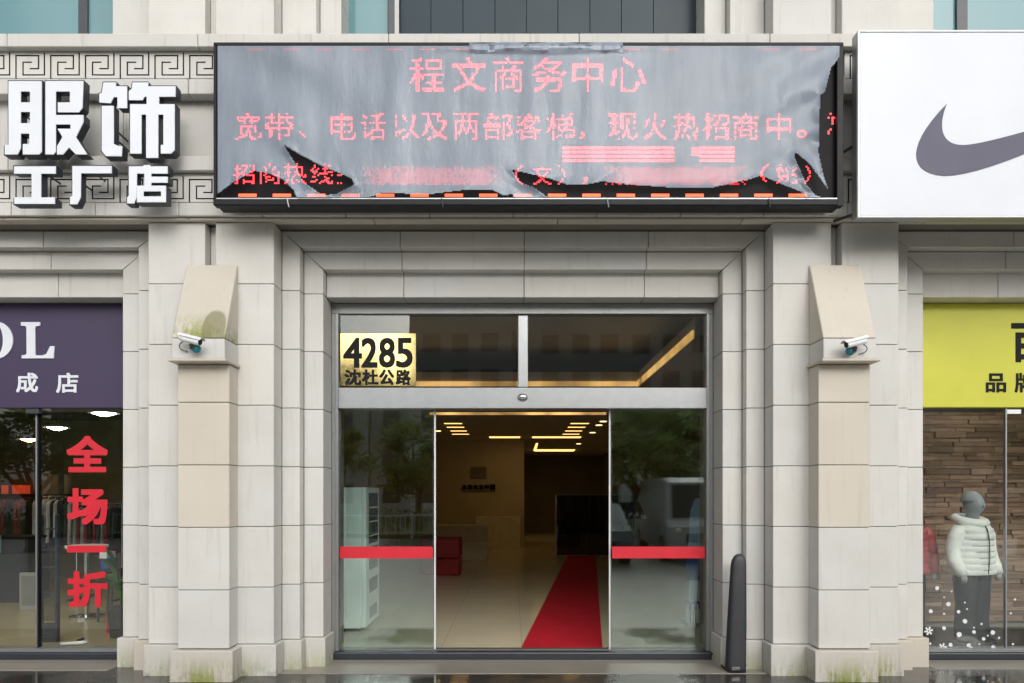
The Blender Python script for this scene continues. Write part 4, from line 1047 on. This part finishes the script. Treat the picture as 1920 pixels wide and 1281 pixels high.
for k, (a, b) in enumerate(((4, 15), (24, 36), (38, 46), (47, 56))):
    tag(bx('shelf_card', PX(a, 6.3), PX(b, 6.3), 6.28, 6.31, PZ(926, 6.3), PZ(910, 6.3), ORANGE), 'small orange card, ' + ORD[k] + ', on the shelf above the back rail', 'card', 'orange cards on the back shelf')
sh = thing('wall_shelf', 'long dark wall shelf at the back of the left shop', 'shelf', (PX(60, 6.3), 6.3, PZ(928, 6.3))); bx('board', PX(-200, 6.2), PX(140, 6.2), 6.15, 6.49, PZ(930, 6.2), PZ(926.5, 6.2), DARK, sh)
tag(bx('wall_panel', PX(76, 6.4), PX(105, 6.4), 6.44, 6.49, PZ(930, 6.4), PZ(890, 6.4), PALE), 'pale panel on the back wall of the left shop', 'panel')
tag(bx('wall_panel', PX(120, 6.4), PX(128, 6.4), 6.40, 6.49, PZ(1000, 6.4), PZ(890, 6.4), PALE), 'narrow pale upright panel on the back wall of the left shop', 'panel')
# security gate
gt = thing('security_gate', 'dark anti-theft gate panel just inside the left shop window', 'security gate', (PX(92, 0.5), 0.5, 0.06))
xa, xb = PX(75, 0.5), PX(110, 0.5); zt = PZ(965, 0.5)
NAVY = plain('navy_gate_plastic', (0.02, 0.03, 0.055), 0.4)
for x in (xa, xb-0.025): bx('upright', x, x+0.025, 0.47, 0.53, 0.06, zt, NAVY, gt, 0.006)
for y in (990, 1030, 1062, 1110, 1168): bx('cross_bar', xa+0.026, xb-0.026, 0.485, 0.515, PZ(y+3, 0.5), PZ(y, 0.5), NAVY, gt, 0.004)
bx('base_panel', xa+0.026, xb-0.026, 0.48, 0.52, 0.06, PZ(1170, 0.5), DARK, gt, 0.004); bx('glazing', xa+0.026, xb-0.026, 0.497, 0.503, PZ(1165, 0.5), PZ(1112, 0.5), glass('gate_glazing', (0.75,0.75,0.72)), gt)
# display table with pink top, counter, plant, red box, tool on the floor
PINK = plain('pink_acrylic', (0.62, 0.05, 0.16), 0.2)
Yd = 2.0; dt = thing('display_table', 'small round pale display table in the left shop', 'table', (PX(162, Yd), Yd, 0.06))
xa, xb = PX(126, Yd), PX(200, Yd); zt = PZ(1022, Yd)
MB().tube([((xa+xb)/2, Yd, zt-.05), ((xa+xb)/2, Yd, zt-.02), ((xa+xb)/2, Yd, zt)], [(xb-xa)*.46, (xb-xa)*.5, (xb-xa)*.48], 24).build('table_top', PALE, dt); MB().tube([((xa+xb)/2, Yd, .06), ((xa+xb)/2, Yd, .09), ((xa+xb)/2, Yd, .1), ((xa+xb)/2, Yd, zt-.05)], [.2, .2, .035, .035], 14).build('pedestal', STEEL, dt)
Yd = 3.3; ct = thing('shop_counter', 'dark shop counter with a teal screen at the far left', 'counter', (PX(20, Yd), Yd, 0.06))
bx('counter_body', PX(-60, Yd), PX(52, Yd), Yd, Yd+.5, .06, PZ(1010, Yd), DARK, ct, .01); bx('counter_top', PX(-62, Yd), PX(55, Yd), Yd-.03, Yd+.53, PZ(1010, Yd)+.001, PZ(1006, Yd), BLACK, ct, .005); bx('screen', PX(-20, Yd), PX(9, Yd), Yd-.1, Yd-.07, PZ(1038, Yd), PZ(1003, Yd), plain('teal_screen', (.2,.4,.36), .3), ct)
Yd = 2.6; fr = thing('framed_board', 'pale framed board leaning on the floor of the left shop', 'board', (PX(52, Yd), Yd, .06))
bx('board', PX(36, Yd), PX(68, Yd), Yd, Yd+.03, .06, PZ(1074, Yd), plain('pale_grey_board', (.3,.3,.28), .5), fr, .004); bx('inset', PX(41, Yd), PX(66, Yd), Yd-.008, Yd-.001, .12, PZ(1080, Yd), plain('grey_inset', (.2,.2,.19), .4), fr)
Yd = 1.0; bq = thing('red_box', 'bright red box on the shop floor beside the window corner', 'box', (PX(215, Yd), Yd, .06))
bx('carton', PX(199, Yd), PX(245, Yd), Yd, Yd+.2, .06, .06+.16, RED, bq, .006); bx('lid', PX(198, Yd), PX(246, Yd), Yd-.006, Yd+.206, .221, .25, RED, bq, .006)
tl = thing('floor_stapler', 'white hand tool lying on the shop floor behind the window', 'tool', (PX(135, .3), .3, .06))
MB().tube([(PX(114, .3), .3, .08), (PX(150, .3), .34, .085), (PX(158, .3), .35, .09)], [.016, .018, .008], 8).build('handle', WHITE, tl, smooth=True); MB().tube([(PX(138, .3), .36, .1), (PX(150, .3), .37, .12)], .012, 8).build('grip', BLACK, tl)
LEAF = plain('green_leaf', (0.06, 0.16, 0.03), 0.4, 0, 0.3, 8); POT = plain('dark_pot', (0.05, 0.05, 0.05), 0.5)
Yd = 0.8; pc = Vector((PX(232, Yd), Yd, .06)); plnt = thing('potted_plant', 'green broad-leaved potted plant beside the left window corner', 'plant', pc)
MB().tube([pc, pc + Vector((0,0,.32))], [.13, .17], 16).build('pot', POT, plnt)
for k in range(11):
    a = k*2.4; ln = random.uniform(.3, .5); d = Vector((math.cos(a), math.sin(a), 0)); b0 = pc + Vector((0,0,.3)); hgt = .25 + .45*random.random()
    tip = b0 + d*ln*.7 + Vector((0,0,hgt)); mid = b0 + d*ln*.25 + Vector((0,0,hgt*.75)); sd = d.cross(Vector((0,0,1)))*.07
    mb = MB(); m1 = mid.lerp(tip, .5) + Vector((0,0,.05))
    mb.face([b0, mid-sd*.6, mid+Vector((0,0,-.01)), mid+sd*.6]); mb.face([mid-sd*.6, m1-sd, m1+Vector((0,0,-.015)), mid+Vector((0,0,-.01))]); mb.face([mid+Vector((0,0,-.01)), m1+Vector((0,0,-.015)), m1+sd, mid+sd*.6]); mb.face([m1-sd, tip, m1+Vector((0,0,-.015))]); mb.face([m1+Vector((0,0,-.015)), tip, m1+sd])
    mb.build('leaf', LEAF, plnt)

# ------------------------------------------------------------------ right shop window: plank wall, platform, mannequins
struct(bx('display_floor', CX+3.56, 9.4, 0.13, 1.5, -0.1, 0.05, DARK)); struct(bx('display_wall_back', CX+3.4, 9.4, 1.45, 1.6, 0, 3.4, OLIVE)); struct(bx('display_wall_left', CX+3.56, CX+3.62, 0.13, 1.45, 0, 3.4, OLIVE)); struct(bx('display_ceiling', CX+3.4, 9.4, 0.5, 1.6, 2.75, 2.9, SCEIL))
WOOD = []
for i, c in enumerate(((.20,.125,.08), (.27,.175,.115), (.15,.095,.065), (.32,.22,.155), (.23,.155,.105))):
    m, nt, b = nodes('weathered_plank_%d' % i); v = coords(nt, (1.2, 1, 22)); n = noise(nt, v, 3, 6, .7)
    nt.links.new(mixc(nt, ramp(nt, n, .3, .72), tuple(q*.55 for q in c), tuple(q*1.5 for q in c)), b.inputs['Base Color']); b.inputs['Roughness'].default_value = .7; bump(nt, b, n, .4, .01); WOOD.append(m)
pw = thing('plank_wall', 'dark brown weathered timber plank wall behind the right window mannequin', 'plank wall', (CX+5.0, 1.40, 0.05))
z = 0.12; rp = random.Random(5)
while z < 2.7:
    h = rp.choice((.035, .045, .055, .055, .07)); x = CX+3.63 - rp.uniform(0, .5)
    while x < 6.7:
        w = rp.uniform(.12, .42)
        bx('plank', max(x, CX+3.625), x+w-.003, 1.40 - rp.uniform(0, .035), 1.445, z, z+h-.003, rp.choice(WOOD), pw, .002); x += w
    z += h
SLATEP = plain('slate_platform', (.05, .055, .062), .35)
tag(bx('display_platform', CX+3.63, 9.3, 0.14, 1.1, .0505, .075, SLATEP, bevel=.006), 'low dark platform under the right window mannequin', 'platform')
SPOTW = lamp('white_spot', (1, .93, .82), 240.0)
for x in (4.2, 5.3):
    t = thing('spotlight', 'small white ceiling spotlight in the right shop window' + (' nearest the pilaster' if x < 5 else ' beyond the mannequin'), 'spotlight', (x, .5, 2.6))
    MB().tube([(x, .5, 2.75), (x, .52, 2.62), (x, .56, 2.56)], [.02, .04, .045], 12).build('housing', BLACK, t); MB().tube([(x, .5605, 2.5595), (x, .563, 2.556)], .038, 12).build('lens', SPOTW, t)
def ring(c, rx, ry, n=20, rot=0, e=1.0):
    out = []
    for k in range(n):
        a = 2*math.pi*k/n; cc, ss = math.cos(a), math.sin(a)
        x = rx*math.copysign(abs(cc)**e, cc); y = ry*math.copysign(abs(ss)**e, ss)
        out.append((c[0] + x*math.cos(rot) - y*math.sin(rot), c[1] + x*math.sin(rot) + y*math.cos(rot), c[2]))
    return out
def mannequin(X, Y, z0, label, jm, tm, hm, rot=0.0, lining=None):
    t = thing('mannequin', label, 'mannequin', (X, Y, z0), 'mannequins in the right shop window', rz=rot)
    L = dict(local=True)
    # legs in wide trousers
    for s in (-1, 1):
        rr = [ring((s*.105, .0, .03), .085, .10), ring((s*.105, 0, .10), .088, .10), ring((s*.102, 0, .30), .082, .092), ring((s*.10, -.01, .45), .085, .095), ring((s*.095, -.005, .62), .098, .105), ring((s*.09, 0, .80), .10, .125)]
        MB().rings(rr).build('trouser_leg', tm, t, smooth=True, **L)
        MB().rings([ring((s*.11, -.05, .0), .05, .13, 16), ring((s*.11, -.05, .035), .05, .13, 16), ring((s*.11, -.02, .075), .042, .09, 16)]).build('boot', BLACK, t, smooth=True, **L)
    MB().rings([ring((0, 0, .74), .185, .125), ring((0, 0, .86), .18, .13), ring((0, 0, .95), .165, .12)]).build('trouser_hips', tm, t, smooth=True, **L)
    # quilted jacket: puffed rings
    rr = []; zz = .80
    prof = [(.80, .245, .165), (.86, .242, .168), (.93, .236, .166), (1.0, .230, .163), (1.07, .222, .16), (1.14, .216, .156), (1.21, .212, .152), (1.28, .210, .146), (1.33, .205, .135), (1.37, .160, .11), (1.40, .105, .09), (1.44, .095, .09)]
    for i, (z_, a, b) in enumerate(prof):
        rr.append(ring((0, 0, z_), a, b, 28, 0, .85))
        if i < 8:
            rr.append(ring((0, 0, z_+.012), a+.005, b+.005, 28, 0, .85)); rr.append(ring((0, 0, z_+.035), a+.007, b+.007, 28, 0, .85)); rr.append(ring((0, 0, z_+.056), a+.004, b+.004, 28, 0, .85))
    jk = MB().rings(rr).build('jacket', jm, t, smooth=True, **L)
    bx('zip', -.006, .006, -.205, -.168, .82, 1.30, BLACK, jk, local=False) if False else None
    z = MB().tube([(.0, -.170, .82), (.0, -.184, 1.0), (.0, -.180, 1.2), (.0, -.160, 1.33), (.0, -.105, 1.42)], .006, 6).build('zip', BLACK, t, smooth=True, **L)
    for zl in (.86, .93, 1.0, 1.07, 1.14, 1.21):
        MB().tube([(.2*math.sin(a*.17), -.158*math.cos(a*.17)**.85 - .012, zl) for a in range(-7, 8)], .0035, 5).build('quilting_seam', lining or BLACK, t, **L)
    for s in (-1, 1):
        pts = [(s*.165, 0, 1.335), (s*.225, .0, 1.26), (s*.262, .01, 1.10), (s*.272, -.01, .98), (s*.262, -.06, .88), (s*.25, -.09, .80)]
        MB().tube(pts, [.070, .074, .068, .064, .058, .052], 14).build('sleeve', jm, t, smooth=True, **L)
        MB().tube([(s*.25, -.09, .80), (s*.248, -.10, .765), (s*.245, -.10, .72)], [.033, .032, .02], 10).build('hand', hm, t, smooth=True, **L)
    # hood lying round the neck, head
    MB().tube([(.13*math.cos(a), .02 + .12*math.sin(a), 1.43 + .035*math.sin(a)) for a in [k*math.pi/10 - .6 for k in range(0, 24)]][:24], .05, 10).build('hood', jm, t, smooth=True, **L)
    MB().rings([ring((0, -.005, 1.44), .055, .06), ring((0, -.005, 1.50), .055, .06), ring((0, -.02, 1.53), .065, .08), ring((0, -.025, 1.57), .076, .095), ring((0, -.02, 1.62), .082, .10), ring((0, -.01, 1.68), .08, .10), ring((0, 0, 1.72), .065, .08), ring((0, 0, 1.745), .03, .04)]).build('head', hm, t, smooth=True, **L)
    MB().rings([ring((0, -.118, 1.575), .014, .012, 8), ring((0, -.126, 1.59), .014, .016, 8), ring((0, -.116, 1.63), .008, .012, 8)]).build('nose', hm, t, smooth=True, **L)
    bc = MB().rings([ring((0, 0, 1.64), .088, .106), ring((0, 0, 1.67), .09, .108), ring((0, .005, 1.72), .078, .092), ring((0, .01, 1.765), .045, .05), ring((0, .01, 1.775), .015, .02)]).build('knit_cap', hm, t, smooth=True, **L)
    return t
JWH = plain('pale_mint_quilting', (.82, .86, .82), .6, 0, .08, 8, bumps=0.5); JRD = plain('dusty_red_quilting', (.42, .10, .11), .6, 0, .1, 8)
TNV = plain('navy_trouser_cloth', (.012, .017, .028), .8, 0, .2, 9, .2); HGR = plain('grey_mannequin', (.30, .34, .35), .45)
m1 = mannequin(PX(1822, .42), .42, .076, 'grey mannequin in a pale mint quilted jacket and navy trousers', JWH, TNV, HGR, R(24), plain('seam_grey', (.12,.15,.14), .8)); m1.scale = (1.06, 1.0, .865)
m2 = mannequin(PX(1700, .62), .62, .076, 'mannequin in a dusty red jacket half hidden behind the right pilaster', JRD, TNV, HGR, R(-8), plain('seam_red', (.15,.03,.03), .8)); m2.scale = (.92, .92, .85)

# ------------------------------------------------------------------ the street across the forecourt (mirrored in the panes)
BARK = plain('tree_bark', (.07, .055, .042), .9, 0, .25, 6, .2, .4)
LEAFM = [plain('street_leaf_%s' % n, c, .6, 0, .35, 2.5, .3) for n, c in (('dark', (.06, .10, .04)), ('mid', (.08, .13, .045)), ('olive', (.10, .13, .06)))]
for lm in LEAFM:                    # light comes through leaves
    nt = lm.node_tree; b = nt.nodes['Principled BSDF']; tl = nt.nodes.new('ShaderNodeBsdfTranslucent'); mx = nt.nodes.new('ShaderNodeMixShader'); mx.inputs[0].default_value = .5
    tl.inputs['Color'].default_value = (.20, .30, .08, 1)
    nt.links.new(b.outputs[0], mx.inputs[1]); nt.links.new(tl.outputs[0], mx.inputs[2]); nt.links.new(mx.outputs[0], nt.nodes['Material Output'].inputs['Surface'])
def leaf_mesh(seed, rx, rz, n, mat):
    rg = random.Random(seed); mb = MB()
    cl_ = [(Vector((rg.gauss(0, .45)*rx, rg.gauss(0, .45)*rx, rg.uniform(-.8, .85)*rz)), rg.uniform(.35, .8)) for _ in range(26)]
    for i in range(n):
        c, r = rg.choice(cl_); p = c + Vector((rg.gauss(0, .6), rg.gauss(0, .6), rg.gauss(0, .5)))*r
        a = Vector((rg.uniform(-1,1), rg.uniform(-1,1), rg.uniform(-.6,.6))).normalized(); b = a.cross(Vector((rg.uniform(-1,1), rg.uniform(-1,1), rg.uniform(-1,1)))).normalized(); q = rg.uniform(.07, .15)
        mb.face([p - a*q, p + b*q*.55, p + a*q, p - b*q*.55])
    me = bpy.data.meshes.new('crown'); me.from_pydata(mb.v, [], mb.f); me.materials.append(mat); return me
CR = [leaf_mesh(11+k, 2.3, 2.2, 5200, LEAFM[k % 3]) for k in range(3)]
def trunk_mesh(seed, h):
    rg = random.Random(seed); mb = MB()
    mb.tube([(0,0,-.05), (0,0,.25), (.03,.02,1.2), (.02,.05,h*.5)], [.24, .17, .15, .14], 10)
    for k in range(5):
        a = k*1.27 + rg.random(); d = Vector((math.cos(a), math.sin(a), 0)); z = h*rg.uniform(.40, .48)
        mb.tube([(.02,.05,z-.1), Vector((0,0,z+.6)) + d*.4, Vector((0,0,z+1.6)) + d*rg.uniform(.7,1.1), Vector((0,0,z+2.8)) + d*rg.uniform(1,1.6)], [.10, .08, .05, .015], 7)
    me = bpy.data.meshes.new('trunk'); me.from_pydata(mb.v, [], mb.f); me.materials.append(BARK)
    for p in me.polygons: p.use_smooth = True
    return me
TR = [trunk_mesh(k, 5.2) for k in range(2)]
spots = [(-19, -13.6), (-13.5, -13.7), (-9.6, -13.5), (3.75, -14.2), (14.4, -13.7), (20, -13.5), (-14.5, -25), (-9, -25.6), (-4, -25), (1, -25.4), (6, -25.2), (11, -25.6), (16, -25)]
for i, (x, y) in enumerate(spots):
    near = y > -20; big_ = y < -30; k = i if near else i-6 if not big_ else i-13
    t = thing('street_tree', ('leafy street tree at the forecourt kerb, ' if near else 'tall leafy tree at the back of the verge, ' if big_ else 'leafy tree on the verge across the road, ') + ORD[k] + ' of its row', 'tree', (x, y, 0), 'trees along the kerb' if near else 'tall trees at the back' if big_ else 'trees across the road', rz=i*1.1)
    o = bpy.data.objects.new('trunk', TR[i % 2]); COL.objects.link(o); o.parent = t
    c = bpy.data.objects.new('crown', CR[i % 3]); COL.objects.link(c); c.parent = t; c.location = (0, 0, 4.6 + .5*math.sin(i*2.1)); t.scale = (.9, .9, .62) if near else (2.1, 2.1, 1.9) if big_ else (1.0, 1.0, .82); c.rotation_euler = (0, 0, i*.7)
# railing along the verge
rl = thing('street_railing', 'white metal railing along the far side of the road', 'railing', (0, -22.6, -.16))
for z in (.25, .95): MB().tube([(-16, -22.6, z-.16), (16, -22.6, z-.16)], .025, 6).build('rail', WHITE, rl)
pm = MB().tube([(0,0,0), (0,0,1.05)], .03, 6).build('post', WHITE, rl, local=True); pmd = pm.data; bpy.data.objects.remove(pm)
bmh = MB().tube([(0,0,.25), (0,0,.95)], .012, 5); me_b = bpy.data.meshes.new('baluster'); me_b.from_pydata(bmh.v, [], bmh.f); me_b.materials.append(WHITE)
for k in range(17):
    o = bpy.data.objects.new('post', pmd); COL.objects.link(o); o.parent = rl; o.location = (-16 + 2*k, 0, 0)
for k in range(160):
    o = bpy.data.objects.new('baluster', me_b); COL.objects.link(o); o.parent = rl; o.location = (-15.9 + .2*k, 0, 0)
# hedge
hb = MB(); rg = random.Random(8)
for i in range(9000):
    p = Vector((rg.uniform(-22, 22), -24.0 + rg.uniform(-.45, .45), rg.uniform(0, 1.1)*rg.uniform(.7, 1))); a = Vector((rg.uniform(-1,1), rg.uniform(-1,1), rg.uniform(-1,1))).normalized(); b = a.cross(Vector((.3,.5,.8))).normalized(); q = rg.uniform(.05, .1)
    hb.face([p-a*q, p+b*q*.6, p+a*q, p-b*q*.6])
tag(hb.build('hedge', LEAFM[1]), 'long clipped green hedge behind the far railing', 'hedge')
# parked vehicles
GLS = plain('vehicle_glass', (.02, .025, .028), .06, 0, .05, 2, .7); TYRE = plain('tyre_rubber', (.015,.015,.016), .8)
def vehicle(name, label, cat, loc, rz, prof, wd, paint, wheels, hood, glassz, grp=None):
    "prof: side outline (length, height), lofted over the width with tumblehome; front at +length"
    t = thing(name, label, cat, loc, None, rz)
    secs = []
    for f, ins in ((-1, .10), (-.94, .03), (-.8, 0), (0, 0), (.8, 0), (.94, .03), (1, .10)):
        sec = []
        for y, z in prof:
            k = max(0, (z - glassz)) * .16
            sec.append((f*(wd/2 - k), y*(1 - ins*.15), z - (ins*.3 if z > glassz else 0)))
        secs.append(sec)
    MB().rings(secs).build('body', paint, t, bevel=.0, smooth=False, local=True, recalc=True)
    for x in (-1, 1):
        for wy in wheels:
            w = MB().tube([(x*(wd/2-.2), wy, .32), (x*(wd/2+.005), wy, .32)], .32, 20).build('wheel', TYRE, t, local=True)
            MB().tube([(x*(wd/2+.006), wy, .32), (x*(wd/2+.02), wy, .32)], .2, 16).build('hub', ALU, t, local=True)
    return t
SIL = plain('silver_car_paint', (.16, .17, .18), .25, .6); WVAN = plain('white_van_paint', (.42, .43, .43), .3)
car = [(2.15,.35),(2.2,.55),(2.1,.78),(1.25,.95),(.55,1.38),(-.7,1.46),(-1.5,1.08),(-2.1,1.0),(-2.2,.6),(-2.1,.3),(2.0,.25)]
cpos = (1.8, -11.2, 0)
t = vehicle('parked_car', 'grey saloon car parked nose-in on the forecourt', 'car', cpos, 0, car, 1.76, SIL, (1.35, -1.35), .95, .95)
def lp(o, mb, name, mat, **k): return mb.build(name, mat, o, local=True, **k)
lp(t, MB().face([(-.68,1.30,.985),(.68,1.30,.985),(.60,.60,1.40),(-.60,.60,1.40)][::1]), 'windscreen', GLS)
for x in (-1, 1):
    lp(t, MB().ball((x*.62, 2.06, .68), .17, .08, .07), 'headlight', STEEL, smooth=True)
    lp(t, MB().prism([(a, b) for a, b in ((-1.3,1.0),(.75,1.0),(.4,1.33),(-.65,1.40))], 0, .004), 'side_window', GLS).rotation_euler = (0, 0, R(90)*1) 
    ch = t.children[-1]; ch.location = (x*.845, -.2, 1.0)
lp(t, MB().box(-.45, .45, 2.19, 2.215, .38, .56), 'grille', BLACK); lp(t, MB().box(-.22, .22, 2.216, 2.225, .40, .50), 'number_plate', BLUE)
van = [(2.3,.4),(2.35,.85),(2.1,1.0),(1.5,1.9),(1.2,2.02),(-2.3,2.05),(-2.35,.4),(2.2,.28)]
t = vehicle('parked_van', 'white delivery van parked on the forecourt beside the grey car', 'van', (4.45, -11.9, 0), 0, van, 1.85, WVAN, (1.5, -1.5), 1, 1.1)
lp(t, MB().face([(-.78,2.08,1.06),(.78,2.08,1.06),(.68,1.58,1.84),(-.68,1.58,1.84)]), 'windscreen', GLS)
for x in (-1, 1): lp(t, MB().ball((x*.7, 2.28, .78), .13, .08, .12), 'headlight', STEEL, smooth=True)
lp(t, MB().box(-.5, .5, 2.35, 2.37, .5, .7), 'grille', BLACK)
# street lamp and low buildings far across
sl = thing('street_lamp', 'tall grey street lamp on the forecourt kerb', 'street lamp', (6.2, -13.3, 0))
MB().tube([(6.2,-13.3,0), (6.2,-13.3,5.5), (6.2,-13.3,7.5)], [.09, .07, .05], 10).build('pole', ALU_D, sl); MB().tube([(6.2,-13.3,7.4), (5.6,-13.4,7.9), (4.6,-13.5,8.1)], .04, 8).build('arm', ALU_D, sl); bx('lamp_head', 4.1, 4.7, -13.65, -13.35, 8.05, 8.17, ALU, sl, .02)
for i, (x, w, h, c) in enumerate(((-27, 20, 9, (.30,.29,.27)), (-14.5, 6, 12.3, (.45,.44,.41)), (-9.8, 3.2, 10.6, (.40,.38,.35)), (12.8, 42, 17, (.58,.58,.56)), (46, 22, 9, (.33,.31,.28)))):
    bt = plain('far_wall_%d' % i, c, .8)
    t = thing('far_building', ('low grey block far left', 'mid-height beige block', 'narrow low brown block', 'tall wide pale block', 'low block far right')[i] + ' across the road behind the trees', 'building', (x, -52, 0))
    bx('wall', x-w/2, x+w/2, -58, -52, -.16, h, bt, t); bx('roof_edge', x-w/2-.2, x+w/2+.2, -58.2, -51.8, h+.001, h+.4, CEIL, t)
    for a in range(int(w/2.4)):
        for b in range(int(h/3)):
            X = x-w/2+1+a*2.4; Z = 1+b*3; bx('window', X, X+1.4, -51.99, -51.95, Z, Z+1.5, GLS, t)
